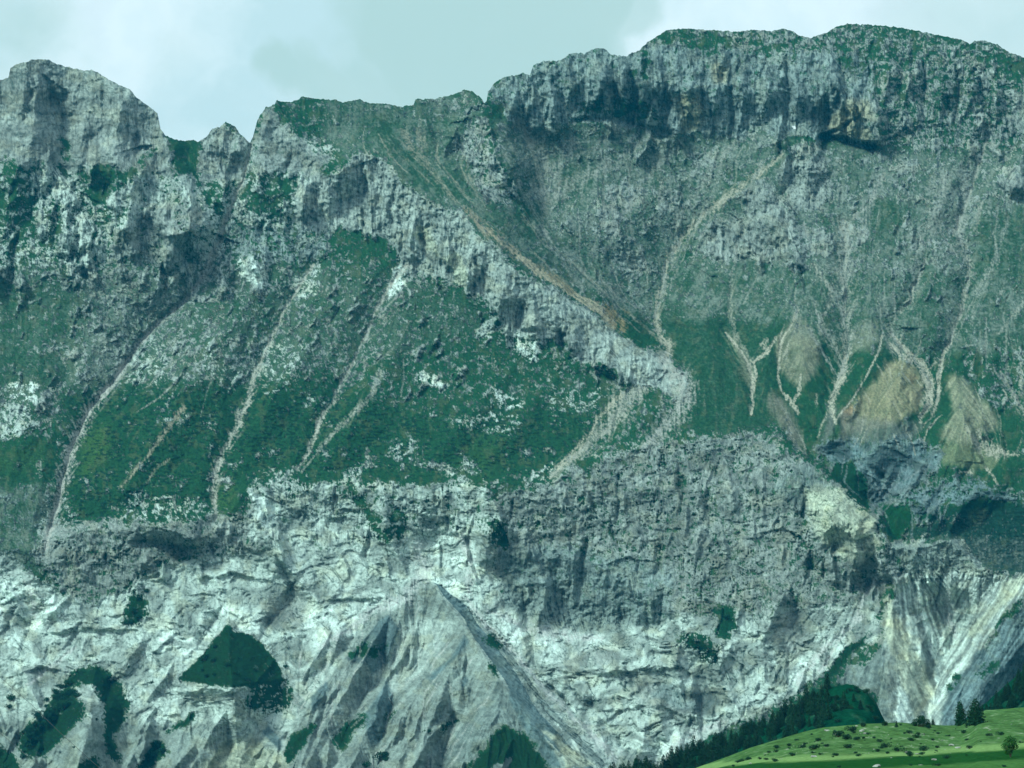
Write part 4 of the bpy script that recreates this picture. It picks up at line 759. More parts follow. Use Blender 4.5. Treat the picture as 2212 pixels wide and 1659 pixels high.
scc = SCC * (.92 + .12 * n_fin[..., None] + .08 * np.clip(LF, -2, 2)[..., None] + .06 * n_mid[..., None])
colr = colr + (scc - colr) * scm
sn = mask(T(2, 0, [(705, 815), (728, 812), (732, 838), (715, 835)]), 0, .2)[..., None]
colr = colr * (1 - sn) + sn * np.array((.85, .87, .88), F32)
colr = np.clip(colr * .70, .008, .9)
P += scrub * 1.6 * 0; YF = YF - scrub * 1.4

# ------------------------------------------------------------------ skyline: beyond it the surface rolls over to the far side
sk = [(-260, 210), (-120, 195), (-40, 160), (0, 172), (18, 168), (22, 148), (35, 138), (60, 132), (75, 127), (105, 128), (122, 138), (150, 145), (180, 152), (197, 150), (212, 156), (232, 170), (262, 185), (280, 192), (297, 212), (322, 230), (340, 243), (347, 278), (357, 292),
      (375, 300), (392, 304), (412, 302), (428, 305), (445, 296), (460, 277), (478, 272), (488, 262), (497, 268), (507, 272), (520, 290), (540, 308), (546, 296), (556, 258), (575, 230), (592, 227), (597, 216), (610, 219), (632, 220), (655, 208), (690, 214), (725, 215), (740, 221), (775, 214), (800, 223), (830, 223), (865, 230), (893, 226), (897, 214), (940, 213), (985, 202), (1003, 193), (1020, 197), (1036, 208), (1046, 222), (1052, 217), (1053, 198), (1072, 175), (1090, 166),
      (1118, 161), (1130, 157), (1144, 163), (1152, 140), (1172, 132), (1210, 130), (1237, 113), (1262, 116), (1283, 104), (1305, 104), (1322, 118), (1350, 121), (1380, 108), (1400, 90), (1440, 65), (1472, 61), (1530, 64), (1590, 68), (1630, 64), (1665, 67), (1690, 61), (1712, 67), (1730, 78), (1752, 81), (1785, 70), (1810, 56), (1832, 51), (1880, 53), (1945, 59), (2000, 70), (2060, 82), (2080, 86), (2095, 95), (2105, 88), (2125, 87), (2155, 96), (2180, 113), (2212, 123), (2300, 140), (2480, 175)]
sx = np.array([p[0] for p in sk]); sy = np.array([p[1] for p in sk])
skl = np.interp(us, sx, sy) + 2.2 * gn(us / 9, us * 0, 301) + 1.5 * gn(us / 4, us * 0 + 3, 302) + 1.0 * np.abs(gn(us / 22, us * 0, 303))
SK = np.broadcast_to(skl[None, :], U.shape).astype(F32)
over = np.maximum(0, SK - V)
# near the crest the slope lies back a little
ycrest = np.take_along_axis(YF, np.clip(((SK - vs[0]) / STEP).astype(int) + 1, 0, NR - 1), axis=0)
YF = np.where(over > 0, ycrest + over * 3.0, YF)
VV = np.where(over > 0, SK + over * .30, V)
def proj(u, v, y):
    a = (u - 1106.0) / FPX; b = (829.5 - v) / FPX
    dy = math.cos(PITCH) - b * math.sin(PITCH); dz = math.sin(PITCH) + b * math.cos(PITCH)
    s = y / dy
    return a * s, y, dz * s
X, Yw, Z = proj(U.astype(np.float64), VV.astype(np.float64), YF.astype(np.float64))
co = np.stack([X, Yw, Z], -1).reshape(-1, 3).astype(F32)

def grid_mesh(name, co, nr, nc, mat, color=None, smooth=True, skip=None):
    me = bpy.data.meshes.new(name)
    me.vertices.add(nr * nc); me.vertices.foreach_set('co', co.ravel())
    i = np.arange(nr * nc, dtype=np.int32).reshape(nr, nc)
    q = np.stack([i[:-1, :-1], i[1:, :-1], i[1:, 1:], i[:-1, 1:]], -1).reshape(-1, 4)
    nf = len(q)
    me.loops.add(nf * 4); me.loops.foreach_set('vertex_index', q.ravel())
    me.polygons.add(nf); me.polygons.foreach_set('loop_start', np.arange(0, nf * 4, 4, dtype=np.int32)); me.polygons.foreach_set('loop_total', np.full(nf, 4, np.int32))
    me.polygons.foreach_set('use_smooth', np.full(nf, smooth, bool))
    me.update(calc_edges=True)
    if color is not None:
        at_ = me.color_attributes.new('cover', 'FLOAT_COLOR', 'POINT')
        c = np.ones((nr * nc, 4), F32); c[:, :3] = color.reshape(-1, 3); at_.data.foreach_set('color', c.ravel())
    me.materials.append(mat)
    o = bpy.data.objects.new(name, me); scene.collection.objects.link(o)
    return o

def ground_mat(name, scale, bump, var=.25, base=None, rough=.95):
    m = bpy.data.materials.new(name); m.use_nodes = True; t = m.node_tree
    b = t.nodes['Principled BSDF']; b.inputs['Roughness'].default_value = rough; b.inputs['Specular IOR Level'].default_value = .0
    tc = N(t, 'ShaderNodeTexCoord')
    n1 = N(t, 'ShaderNodeTexNoise'); n1.inputs['Scale'].default_value = scale; n1.inputs['Detail'].default_value = 5; n1.inputs['Roughness'].default_value = .65
    L(t, tc.outputs['Object'], n1.inputs['Vector'])
    if base is None:
        a = N(t, 'ShaderNodeAttribute', attribute_name='cover'); c = a.outputs['Color']
    else:
        r = N(t, 'ShaderNodeValToRGB'); n0 = N(t, 'ShaderNodeTexNoise'); n0.inputs['Scale'].default_value = scale * .12; n0.inputs['Detail'].default_value = 6
        L(t, tc.outputs['Object'], n0.inputs['Vector']); L(t, n0.outputs[0], r.inputs[0])
        r.color_ramp.elements[0].position = .35; r.color_ramp.elements[1].position = .65
        r.color_ramp.elements[0].color = (*base[0], 1); r.color_ramp.elements[1].color = (*base[1], 1); c = r.outputs[0]
    mr = N(t, 'ShaderNodeMapRange'); L(t, n1.outputs[0], mr.inputs[0]); mr.inputs[1].default_value = .3; mr.inputs[2].default_value = .7; mr.inputs[3].default_value = 1 - var; mr.inputs[4].default_value = 1 + var
    cc = N(t, 'ShaderNodeCombineColor')
    for k in range(3): L(t, mr.outputs[0], cc.inputs[k])
    L(t, MIXC(t, 1.0, c, cc.outputs[0], 'MULTIPLY'), b.inputs['Base Color'])
    bp = N(t, 'ShaderNodeBump'); bp.inputs['Strength'].default_value = 1.0; bp.inputs['Distance'].default_value = bump
    L(t, n1.outputs[0], bp.inputs['Height']); L(t, bp.outputs[0], b.inputs['Normal'])
    return m
M_rock = ground_mat('mountain_cover', .35, 1.6, .18)
mountain = grid_mesh('mountain', co, NR, NC, M_rock, colr)
mountain['kind'] = 'structure'
# ------------------------------------------------------------------ valley floor, wooded hills, meadow
M_floor = ground_mat('valley_grass', .05, .4, .2, ((.03, .08, .03), (.05, .11, .04)))
me = bpy.data.meshes.new('ground'); bm = bmesh.new()
bmesh.ops.create_grid(bm, x_segments=24, y_segments=24, size=26000); bm.to_mesh(me); bm.free(); me.materials.append(M_floor)
o = bpy.data.objects.new('ground', me); o.location = (0, 18000, -104); scene.collection.objects.link(o); o['kind'] = 'structure'

def hill(name, crest, v0, y0, y1, u0, u1, du, nr, mat, color=None, amp=2.0, back=420, zb=-104, sd=0):
    """a rounded hill: its near foot at row v0 (distance y0), its crest along the given line (distance y1), then down the far side"""
    uu = np.arange(u0, u1, du); cv = np.interp(uu, [c[0] for c in crest], [c[1] for c in crest])
    s = np.linspace(0, 1, nr); nb = 14; sb = np.linspace(0, 1, nb + 1)[1:]
    Uu = np.broadcast_to(uu[None, :], (nr, len(uu))); Sv = s[:, None] * np.ones_like(Uu)
    Vv = v0 + (cv[None, :] - v0) * Sv; Yy = y0 + (y1 - y0) * Sv
    x, y, z = proj(Uu, Vv, Yy)
    z = z + amp * fbm((x / 40).astype(F32), (y / 40).astype(F32), 5, 400 + sd, .55) * np.clip(Sv * 4, 0, 1)
    xb = x[-1][None, :] * (1 + .1 * sb[:, None]); yb = y[-1][None, :] + back * sb[:, None]; zb_ = z[-1][None, :] + (zb - z[-1][None, :]) * (sb[:, None] ** 1.6)
    X_ = np.concatenate([x, xb]); Y_ = np.concatenate([y, yb * np.ones_like(xb)]); Z_ = np.concatenate([z, zb_])
    c = None
    if color is not None:
        c = color(Uu, Vv, Sv, x, y).astype(F32); c = np.concatenate([c, np.repeat(c[-1:], nb, 0)])
    o = grid_mesh(name, np.stack([X_, Y_, Z_], -1).reshape(-1, 3).astype(F32), nr + nb, len(uu), mat, c); o['kind'] = 'structure'
    def where(u, v):               # point of the hill seen at survey position (u, v)
        cvv = float(np.interp(u, [c_[0] for c_ in crest], [c_[1] for c_ in crest])); S = min(1.0, max(0.0, (v - v0) / (cvv - v0)))
        j = min(len(uu) - 1, max(0, int(round((u - u0) / du)))); i = int(round(S * (nr - 1)))
        return Vector((float(x[i, j]), float(y[i, j]), float(z[i, j])))
    return o, where
M_wood = ground_mat('dark_pasture', .5, .9, .45)
def wcol(c):
    def f(u, v, s, x, y):
        n = fbm((x / 12).astype(F32), (y / 20).astype(F32), 5, 77, .65); g = ss(n, .12, .4)[..., None]; q_ = np.array(c)[None, None, :] * (1 + .8 * n[..., None]); return np.clip(q_ + (np.array((.05, .085, .05)) - q_) * g * .45, .001, 1)
    return f
crW = [(1150, 1760), (1250, 1715), (1330, 1690), (1380, 1672), (1440, 1660), (1500, 1632), (1560, 1612), (1620, 1592), (1680, 1556), (1730, 1522), (1762, 1498), (1800, 1484), (1845, 1480), (1875, 1494), (1892, 1514), (1903, 1540), (1916, 1562), (1930, 1600), (1970, 1650), (2100, 1700)]
_, onW = hill('wooded_hill', crW, 1790, 1150, 1500, 1100, 2110, 3.0, 90, M_wood, wcol((.003, .040, .020)), 5, sd=1)
crR = [(2000, 1700), (2060, 1590), (2100, 1546), (2140, 1512), (2175, 1482), (2212, 1452), (2300, 1395), (2420, 1350)]
_, onR = hill('forest_hill', crR, 1790, 1150, 1420, 2000, 2420, 3.0, 80, M_wood, wcol((.003, .036, .020)), 4, sd=2)
crM = [(-400, 1690), (1400, 1690), (1480, 1668), (1530, 1650), (1557, 1640), (1621, 1614), (1721, 1587), (1774, 1574), (1871, 1564), (1948, 1562), (2040, 1568), (2074, 1568), (2096, 1556), (2112, 1541), (2130, 1535), (2212, 1529), (2320, 1522), (2800, 1500)]
def mcol(u, v, s, x, y):
    U_, V_, X_, Y_ = (q.astype(F32) for q in (u, v, x, y))
    n1 = fbm(X_ / 9, Y_ / 26, 4, 500, .6); n2 = fbm(X_ / 2.6, Y_ / 9, 3, 510, .65); n3 = fbm(X_ / 40, Y_ / 60, 3, 520)
    c = np.zeros(u.shape + (3,)) + np.array((.060, .130, .040))
    c *= (1 + .45 * n1 + .75 * n2 + .3 * n3)[..., None]
    vb = np.interp(u, [1500, 1640, 1740, 1900, 2000, 2212, 2400], [1660, 1645, 1640, 1634, 1628, 1612, 1600])   # the mown strip
    d = V_ - vb + 2.5 * n3
    def put(c, m, col_): return c + (np.array(col_) - c) * m[..., None]
    dry_ = ss(n1 + .5 * n2, .1, .5) * (d < 0)
    c = put(c, dry_ * .5, (.13, .20, .095))
    c = put(c, ss(-n1 + .4 * n2, .15, .5) * .55 * (d < 0), (.022, .075, .026))
    c = put(c, (1 - ss(np.abs(d + 2 + 2 * n1), 2, 9 + 5 * n3)) * .75, (.19, .30, .105))
    c = put(c, ss(d, 2, 7) * (1 - ss(d, 22 + 4 * n1, 30 + 4 * n1)) * .85, (.004, .050, .010))
    c = put(c, ss(d, 24, 30) * .5, (.035, .11, .025))
    stone = ss(n2 + .4 * n1, .30, .46) * (V_ < vb - 12) * (V_ > np.interp(u, [c_[0] for c_ in crM], [c_[1] for c_ in crM]) + 6)
    c = put(c, stone * .75 * ss(n3, -.3, .2), (.30, .29, .25))
    edge_ = (1 - ss(np.abs(V_ - np.interp(u, [2100, 2130, 2212, 2400], [1548, 1543, 1546, 1540]) - 30), 0, 3)) * (u > 2110)
    return np.clip(c, .003, .8) * .90
M_mead = ground_mat('meadow_grass', .9, .45, .38)
_, onM = hill('meadow', crM, 1705, 330, 900, -400, 2800, 2.2, 330, M_mead, mcol, .8, back=300, sd=3)
me = bpy.data.meshes.new('near_field'); bm = bmesh.new()
xa = proj(np.array([-400., 2797.]), np.array([1705., 1705.]), np.array([330., 330.]))
q = [bm.verts.new(p) for p in ((-120, -60, -1.7), (120, -60, -1.7), (120, 0, -1.7), (-120, 0, -1.7), (float(xa[0][1]), 334, float(xa[2][1]) - .02), (float(xa[0][0]), 334, float(xa[2][0]) - .02))]
bm.faces.new(q[:4]); bm.faces.new((q[3], q[2], q[4], q[5])); bm.to_mesh(me); bm.free(); me.materials.append(M_floor)
o = bpy.data.objects.new('near_field', me); scene.collection.objects.link(o); o['kind'] = 'structure'

# ------------------------------------------------------------------ plants and stones
def leafmat(name, c0, c1):
    m = bpy.data.materials.new(name); m.use_nodes = True; t = m.node_tree; b = t.nodes['Principled BSDF']
    b.inputs['Roughness'].default_value = .8; b.inputs['Specular IOR Level'].default_value = .15
    tc = N(t, 'ShaderNodeTexCoord'); n = N(t, 'ShaderNodeTexNoise'); n.inputs['Scale'].default_value = 1.1; n.inputs['Detail'].default_value = 4; L(t, tc.outputs['Object'], n.inputs['Vector'])
    oi = N(t, 'ShaderNodeObjectInfo'); f = MATH(t, 'ADD', n.outputs[0], MATH(t, 'MULTIPLY', MATH(t, 'SUBTRACT', oi.outputs['Random'], .5), .35))
    mr = N(t, 'ShaderNodeMapRange'); L(t, f, mr.inputs[0]); mr.inputs[1].default_value = .3; mr.inputs[2].default_value = .7
    L(t, MIXC(t, mr.outputs[0], c0, c1), b.inputs['Base Color']); return m
M_con = leafmat('conifer_needles', (.002, .022, .013), (.006, .048, .018)); M_bush = leafmat('juniper_leaves', (.002, .026, .014), (.008, .056, .020)); M_lf = leafmat('broad_leaves', (.008, .060, .010), (.030, .12, .018))
M_bark = ground_mat('bark', 3, .05, .3, ((.05, .04, .03), (.10, .08, .06))); M_stone = ground_mat('field_stone', 2.0, .12, .3, ((.22, .22, .20), (.36, .35, .32)))
def faces_mesh(name, vs_, fs, mat, smooth=False):
    me = bpy.data.meshes.new(name); me.from_pydata(vs_, [], fs); me.materials.append(mat)
    if smooth:
        for p in me.polygons: p.use_smooth = True
    return me
def leafy(pts, size, r, flat=.5):
    """a small three- or four-cornered leaf clump at every point"""
    vs_, fs = [], []
    for p, nrm in pts:
        s = size * r.uniform(.6, 1.3); a = Vector((r.gauss(0, 1), r.gauss(0, 1), r.gauss(0, 1))).normalized()
        n = (nrm * flat + a * (1 - flat)).normalized(); t1 = n.orthogonal().normalized(); t1.rotate(Matrix.Rotation(r.uniform(0, 6.28), 3, n)); t2 = n.cross(t1)
        k = len(vs_)
        vs_ += [p + t1 * s, p + t2 * s * .7, p - t1 * s * .8, p - t2 * s * .7]; fs.append((k, k + 1, k + 2, k + 3))
    return vs_, fs
def tube(path, rad, seg=7):
    vs_, fs = [], []
    for i, p in enumerate(path):
        d = (path[min(i + 1, len(path) - 1)] - path[max(i - 1, 0)]).normalized(); a = d.orthogonal().normalized(); b = d.cross(a)
        for k in range(seg):
            t = 6.28318 * k / seg; vs_.append(p + (a * math.cos(t) + b * math.sin(t)) * rad[i])
        if i:
            for k in range(seg): fs.append(((i - 1) * seg + k, (i - 1) * seg + (k + 1) % seg, i * seg + (k + 1) % seg, i * seg + k))
    return vs_, fs
def join(parts):
    vs_, fs = [], []
    for v, f in parts:
        k = len(vs_); vs_ += v; fs += [tuple(i + k for i in q) for q in f]
    return vs_, fs
def conifer_parts(r, H=10.0, W=2.1, n=900, top=.85, bare=.08):
    pts = []; lay_ = [r.uniform(.8, 1.15) for _ in range(40)]; ang = [r.uniform(0, 6.28) for _ in range(40)]
    while len(pts) < n:
        t = bare + (1 - bare) * (1 - math.sqrt(r.random()) * .995); a = r.uniform(0, 6.28); li = int(t * 26)
        f = (t * 26) % 1
        R_ = W * (1 - t) ** top * lay_[li] * (1.12 - .40 * f) * (.80 + .2 * math.sin(a * 5 + ang[li])) + .08
        rr = R_ * (1 - .75 * r.random() ** 2.2)
        pts.append((Vector((math.cos(a) * rr, math.sin(a) * rr, H * t - .12 * rr)), Vector((math.cos(a), math.sin(a), .8)).normalized()))
    crown = leafy(pts, .30, r, .45)
    path = [Vector((0, 0, -.6)), Vector((.02, 0, H * .4)), Vector((0, .03, H * .97))]
    limbs = [tube(path, [.22, .14, .02])]
    for k in range(14):
        a = k * 2.4; h = H * (.1 + .8 * k / 14); l = W * (1 - h / H) * .8
        limbs.append(tube([Vector((0, 0, h)), Vector((math.cos(a) * l, math.sin(a) * l, h - .1 * l))], [.04, .01], 4))
    return join(limbs), crown
def lump_crown(r, blobs, n, size):
    pts = []; tot = sum(b[3] ** 2 for b in blobs)
    for (x, y, z, s) in blobs:
        ph = [r.uniform(0, 6.28) for _ in range(4)]
        for _ in range(int(n * s * s / tot)):
            d = Vector((r.gauss(0, 1), r.gauss(0, 1), r.gauss(0, 1))).normalized()
            q = s * (1 + .16 * math.sin(4 * d.x + ph[0]) * math.sin(5 * d.y + ph[1]) + .12 * math.sin(9 * d.z + ph[2])) * (1 - .45 * r.random() ** 2.5)
            pts.append((Vector((x, y, z)) + Vector((d.x, d.y, d.z * .8)) * q, d))
    return leafy([p for p in pts if p[0].z > -.05], size, r, .5)
def put_thing(name, loc, label, cat, group, parts, scl=(1, 1, 1), rz=0.0):
    e = bpy.data.objects.new(name, None); scene.collection.objects.link(e); e.location = loc; e.scale = scl; e.rotation_euler = (0, 0, rz); e.empty_display_size = 1
    e['label'] = label; e['category'] = cat
    if group: e['group'] = group
    for pn, me in parts:
        o = bpy.data.objects.new(pn, me); scene.collection.objects.link(o); o.parent = e
    return e
rt = random.Random(11)
CON = []
for k in range(6):
    tr, cr_ = conifer_parts(rt, 10, rt.uniform(2.3, 3.4), 1100, rt.uniform(.5, .85), rt.uniform(.02, .06))
    CON.append([('trunk', faces_mesh('conifer_trunk', *tr, M_bark, True)), ('crown', faces_mesh('conifer_crown', *cr_, M_con))])
BUS = []
for k in range(5):
    bl = [(rt.gauss(0, .5), rt.gauss(0, .5), rt.uniform(.35, .8), rt.uniform(.45, .75)) for _ in range(6)]
    st = join([tube([Vector((0, 0, -.3)), Vector((b[0] * .6, b[1] * .6, b[2] * .8)), Vector((b[0], b[1], b[2]))], [.07, .05, .02], 5) for b in bl])
    BUS.append([('stems', faces_mesh('shrub_stems', *st, M_bark, True)), ('foliage', faces_mesh('shrub_foliage', *lump_crown(rt, bl, 420, .13), M_bush))])
def px_m(y): return y / FPX               # metres per survey unit at distance y
# the tree line on the wooded hill: tops follow the photograph's outline, feet stand on the hill
groups = [(1320, 1500, 'dark conifer in the low tree line beside the left end of the meadow', 'conifers in the tree line left of the meadow'),
          (1500, 1640, 'dark conifer in the tree line climbing behind the meadow rim', 'conifers climbing the slope behind the meadow'),
          (1640, 1790, 'dark conifer in the dense stand on the upper slope of the wooded hill', 'conifers in the stand on the upper wooded hill')]
n = 0
for gi, (ua, ub, lab, grp) in enumerate(groups):
    for k in range((52, 60, 76)[gi]):
        u = ua + (ub - ua) * (k + rt.random()) / (52, 60, 76)[gi]
        cv = float(np.interp(u, [c[0] for c in crW], [c[1] for c in crW]))
        v = cv + abs(rt.gauss(0, 1)) * (14, 24, 42)[gi] + 1
        if v > 1700: v = 1700
        p = onW(u, v); hpx = rt.uniform(22, 44) * (1.1, .95, .95)[gi]
        s = hpx * px_m(p.y) / 10
        put_thing('conifer', p, lab, 'tree', grp, CON[rt.randrange(6)], (s * rt.uniform(.9, 1.25),) * 2 + (s,), rt.uniform(0, 6.28))
for k in range(12):
    u = rt.uniform(1785, 1870); cv = float(np.interp(u, [c[0] for c in crW], [c[1] for c in crW])); p = onW(u, cv + rt.uniform(15, 75)); s = rt.uniform(9, 22) * px_m(p.y) / 10
    put_thing('conifer', p, 'young dark conifer scattered on the green knoll right of the tree line', 'tree', 'young conifers on the green knoll', CON[k % 6], (s * 1.3, s * 1.3, s), rt.uniform(0, 6))
p = onW(1822, 1530); s = 38 * px_m(p.y) / 10
put_thing('conifer', p, 'tallest pointed conifer standing alone on the green knoll behind the meadow', 'tree', None, CON[2], (s * 1.1, s * 1.1, s))
for k in range(56):
    u = rt.uniform(2120, 2260); cv = float(np.interp(u, [c[0] for c in crR], [c[1] for c in crR])); p = onR(u, cv + rt.uniform(8, 62)); s = rt.uniform(20, 36) * px_m(p.y) / 10
    put_thing('conifer', p, 'dark conifer in the dense wood on the hill at the right edge', 'tree', 'conifers in the wood at the right edge', CON[rt.randrange(6)], (s * rt.uniform(.9, 1.2),) * 2 + (s,), rt.uniform(0, 6))
# trees standing on the meadow
def TT(x, y): return T(2, 2, [(x, y)])[0]
tr, cr_ = conifer_parts(rt, 9.8, 2.6, 2400, .40, .03); big1 = [('trunk', faces_mesh('conifer_trunk', *tr, M_bark, True)), ('crown', faces_mesh('conifer_crown', *cr_, M_con))]
tr, cr_ = conifer_parts(rt, 9.6, 4.4, 3200, .55, .03); big2 = [('trunk', faces_mesh('conifer_trunk', *tr, M_bark, True)), ('crown', faces_mesh('conifer_crown', *cr_, M_con))]
put_thing('conifer', onM(*TT(1803, 1384)), 'narrow tall conifer, left one of the pair on the meadow rim', 'tree', None, big1)
put_thing('conifer', onM(*TT(1903, 1382)), 'broad dark conifer, right one of the pair on the meadow rim', 'tree', None, big2)
bl = [(0, 0, 2.4, 1.9), (-1.6, .2, 1.7, 1.6), (1.7, -.2, 1.6, 1.7), (2.6, 0, .9, 1.0), (-2.4, .3, .9, 1.1), (.5, .6, 3.2, 1.2)]
st = join([tube([Vector((0, 0, -.5)), Vector((b[0] * .4, b[1] * .4, b[2] * .5)), Vector(b[:3])], [.25, .15, .04], 6) for b in bl])
put_thing('round_tree', onM(*TT(1545, 1392)), 'wide round dark tree on the crest of the meadow', 'tree', None, [('trunk', faces_mesh('tree_trunk', *st, M_bark, True)), ('crown', faces_mesh('tree_crown', *lump_crown(rt, bl, 1700, .24), M_con))])
s = 40 / 3 * px_m(900) / 10; put_thing('conifer', onM(*TT(1626, 1384)), 'small pointed conifer right of the wide round tree', 'tree', None, CON[1], (s * 1.6, s * 1.6, s))
for k in range(16):
    u = rt.uniform(1800, 1905); cv = float(np.interp(u, [c[0] for c in crW], [c[1] for c in crW])); p = onW(u, cv + rt.uniform(4, 80)); s = rt.uniform(5, 11) * px_m(p.y) / 1.15
    put_thing('bush', p, 'low dark bush on the green knoll right of the tree line', 'bush', 'bushes on the green knoll', BUS[k % 5], (s, s, s * .8), k)
put_thing('conifer', onM(*TT(1386, 1396)), 'small upright conifer on the meadow crest left of the wide round tree', 'tree', None, CON[4], (.28, .28, .25))
pm = onM(*TT(2122, 1588)); k_ = px_m(pm.y) / 3
bl = [(0, 0, 88 * k_, 38 * k_), (-26 * k_, 2 * k_, 70 * k_, 30 * k_), (28 * k_, 0, 72 * k_, 28 * k_), (0, 0, 118 * k_, 26 * k_), (-8 * k_, 6 * k_, 45 * k_, 30 * k_), (18 * k_, -6 * k_, 105 * k_, 24 * k_)]
st = join([tube([Vector((0, 0, -.4)), Vector((b[0] * .3, b[1] * .3, b[2] * .55)), Vector(b[:3])], [8 * k_ * .35, 5 * k_ * .35, .03], 6) for b in bl])
put_thing('leafy_tree', pm, 'bright green leafy tree on the lower right of the meadow', 'tree', None, [('trunk', faces_mesh('tree_trunk', *st, M_bark, True)), ('crown', faces_mesh('tree_crown', *lump_crown(rt, bl, 1500, 5.0 * k_), M_lf))])
bush_at = [(1100, 1425, 35, 0), (1010, 1458, 40, 0), (880, 1490, 25, 0), (860, 1535, 35, 0), (780, 1530, 25, 0), (690, 1518, 20, 0), (610, 1536, 22, 0), (1060, 1480, 40, 0), (1068, 1530, 30, 0), (1130, 1472, 18, 0), (1312, 1525, 30, 0), (1278, 1492, 20, 0), (1520, 1465, 28, 0), (1480, 1480, 24, 0),
           (1400, 1552, 32, 0), (1560, 1548, 34, 0), (1170, 1392, 26, 0), (1312, 1387, 32, 0), (600, 1620, 22, 0), (540, 1604, 16, 0), (500, 1604, 14, 0), (420, 1608, 16, 0), (984, 1578, 16, 0), (1712, 1602, 24, 0), (1650, 1652, 22, 0), (2062, 1452, 24, 0), (1440, 1444, 11, 0), (710, 1578, 22, 0),
           (1120, 1566, 13, 0), (1014, 1652, 14, 0), (330, 1650, 14, 0), (1620, 1480, 13, 0), (1240, 1470, 15, 0), (930, 1520, 20, 0), (740, 1480, 14, 0), (1200, 1445, 14, 0), (560, 1566, 14, 0), (1470, 1560, 16, 0), (1840, 1400, 10, 0), (2190, 1500, 13, 0), (1410, 1386, 12, 0), (980, 1428, 18, 0), (840, 1440, 12, 0), (2085, 1650, 16, 0), (1480, 1648, 12, 0)]
for k in range(70):
    x = rt.uniform(330, 2000); y = rt.uniform(1400, 1590)
    if x < 1000: y = max(y, 1640 - (x - 250) * .26 + 14)
    if y < 1655: bush_at.append((x, y, 5 + 19 * rt.random() ** 2.4, 0))
for k, (x, y, r_, _) in enumerate(bush_at):
    p = onM(*TT(x, y)); s = r_ / 3 * px_m(p.y) / 1.15
    big = 'largest low' if r_ >= 35 else 'broad low' if r_ >= 24 else 'small low' if r_ >= 15 else 'tiny'
    zone = 'on the stony upper left of the meadow' if x < 900 and y < 1590 else 'at the bottom left edge of the meadow' if x < 900 else 'below the bright mown strip' if y > 1590 else 'on the middle of the meadow' if x < 1640 else 'on the right side of the meadow'
    put_thing('juniper_shrub', p, '%s dark juniper shrub %s' % (big, zone), 'shrub', 'juniper shrubs on the meadow', BUS[k % 5], (s * 1.1, s * 1.1, s * .92), k)
STN = []
for k in range(6):
    bm = bmesh.new(); bmesh.ops.create_icosphere(bm, subdivisions=3, radius=1)
    pl_ = [(Vector((rt.gauss(0, 1), rt.gauss(0, 1), rt.gauss(0, 1))).normalized(), rt.uniform(.45, .8)) for _ in range(9)]
    for v_ in bm.verts:
        for n_, d_ in pl_:
            e_ = v_.co.dot(n_) - d_
            if e_ > 0: v_.co -= n_ * e_ * .9
        v_.co.z *= .6; v_.co.y *= .8
    me = bpy.data.meshes.new('boulder_body'); bm.to_mesh(me); bm.free(); me.materials.append(M_stone); STN.append(me)
stone_at = [(935, 1418, 22), (1160, 1424, 25), (1178, 1438, 20), (990, 1444, 20), (850, 1590, 26), (1452, 1558, 22), (1782, 1534, 26), (1742, 1514, 20), (1632, 1614, 22), (1545, 1638, 18), (1262, 1650, 40), (1128, 1392, 12), (1995, 1412, 14), (1350, 1600, 8), (740, 1560, 8), (1520, 1568, 18), (640, 1600, 9), (440, 1632, 14), (1240, 1540, 9), (1330, 1450, 8), (1850, 1540, 9), (2130, 1380, 8)]
for k in range(60): stone_at.append((rt.uniform(560, 1750), rt.uniform(1425, 1570), rt.uniform(2.5, 6.5)))
for k, (x, y, r_) in enumerate(stone_at):
    if x < 900 and y < 1640 - (x - 300) * .28 and k > 21: y = min(1590, y + 70)
    p = onM(*TT(x, y)); s = r_ / 3 * px_m(p.y)
    o = bpy.data.objects.new('boulder', STN[k % 6]); scene.collection.objects.link(o); o.location = p + Vector((0, 0, s * .1)); o.scale = (s, s, s * .8); o.rotation_euler = (0, 0, k * 1.7)
    o['category'] = 'boulder'; o['group'] = 'pale stones strewn over the meadow'
    o['label'] = 'largest pale boulder at the bottom edge of the meadow' if r_ == 40 else ('broad pale grey boulder lying in the meadow grass' if r_ >= 18 else 'small pale grey stone lying in the meadow grass')
# dark bushes and trees growing on the green patches of the lower cliffs
def face_point(u, v):
    j = int(round((u - us[0]) / STEP)); i = int(round((v - vs[0]) / STEP)); k = i * NC + j
    return Vector([float(q) for q in co[k]])
cliff = [(0, x, y, h, g) for (x, y, h, g) in ((1480, 1000, 40, 0), (1500, 800, 22, 0), (1395, 880, 36, 0), (1330, 960, 60, 0), (1390, 970, 36, 0), (1340, 1070, 34, 0), (1395, 1060, 26, 0), (1310, 1030, 24, 0), (1525, 1050, 34, 0), (1600, 1090, 34, 0), (1655, 1030, 28, 0), (1640, 955, 20, 0), (1760, 1045, 30, 0), (1690, 1080, 22, 0), (1550, 955, 20, 0), (1640, 1140, 24, 0),
        (860, 650, 50, 1), (900, 690, 46, 1), (850, 720, 40, 1), (815, 730, 36, 1), (950, 520, 36, 1), (870, 520, 30, 1), (1020, 1530, 80, 2), (1010, 1580, 60, 2), (960, 1600, 50, 2), (1060, 1560, 50, 2),
        (985, 1110, 22, 3), (830, 1010, 22, 3), (370, 1130, 20, 3), (630, 960, 12, 3), (1850, 1010, 30, 3), (80, 1220, 50, 3), (60, 1270, 36, 3), (480, 1530, 20, 3), (625, 1350, 24, 3), (930, 410, 20, 3))]
for k in range(60):
    t_ = rt.random(); cliff.append((0, 470 - 330 * t_ + rt.gauss(0, 38), 1120 + 420 * t_ + rt.gauss(0, 34), rt.uniform(24, 56), 4))
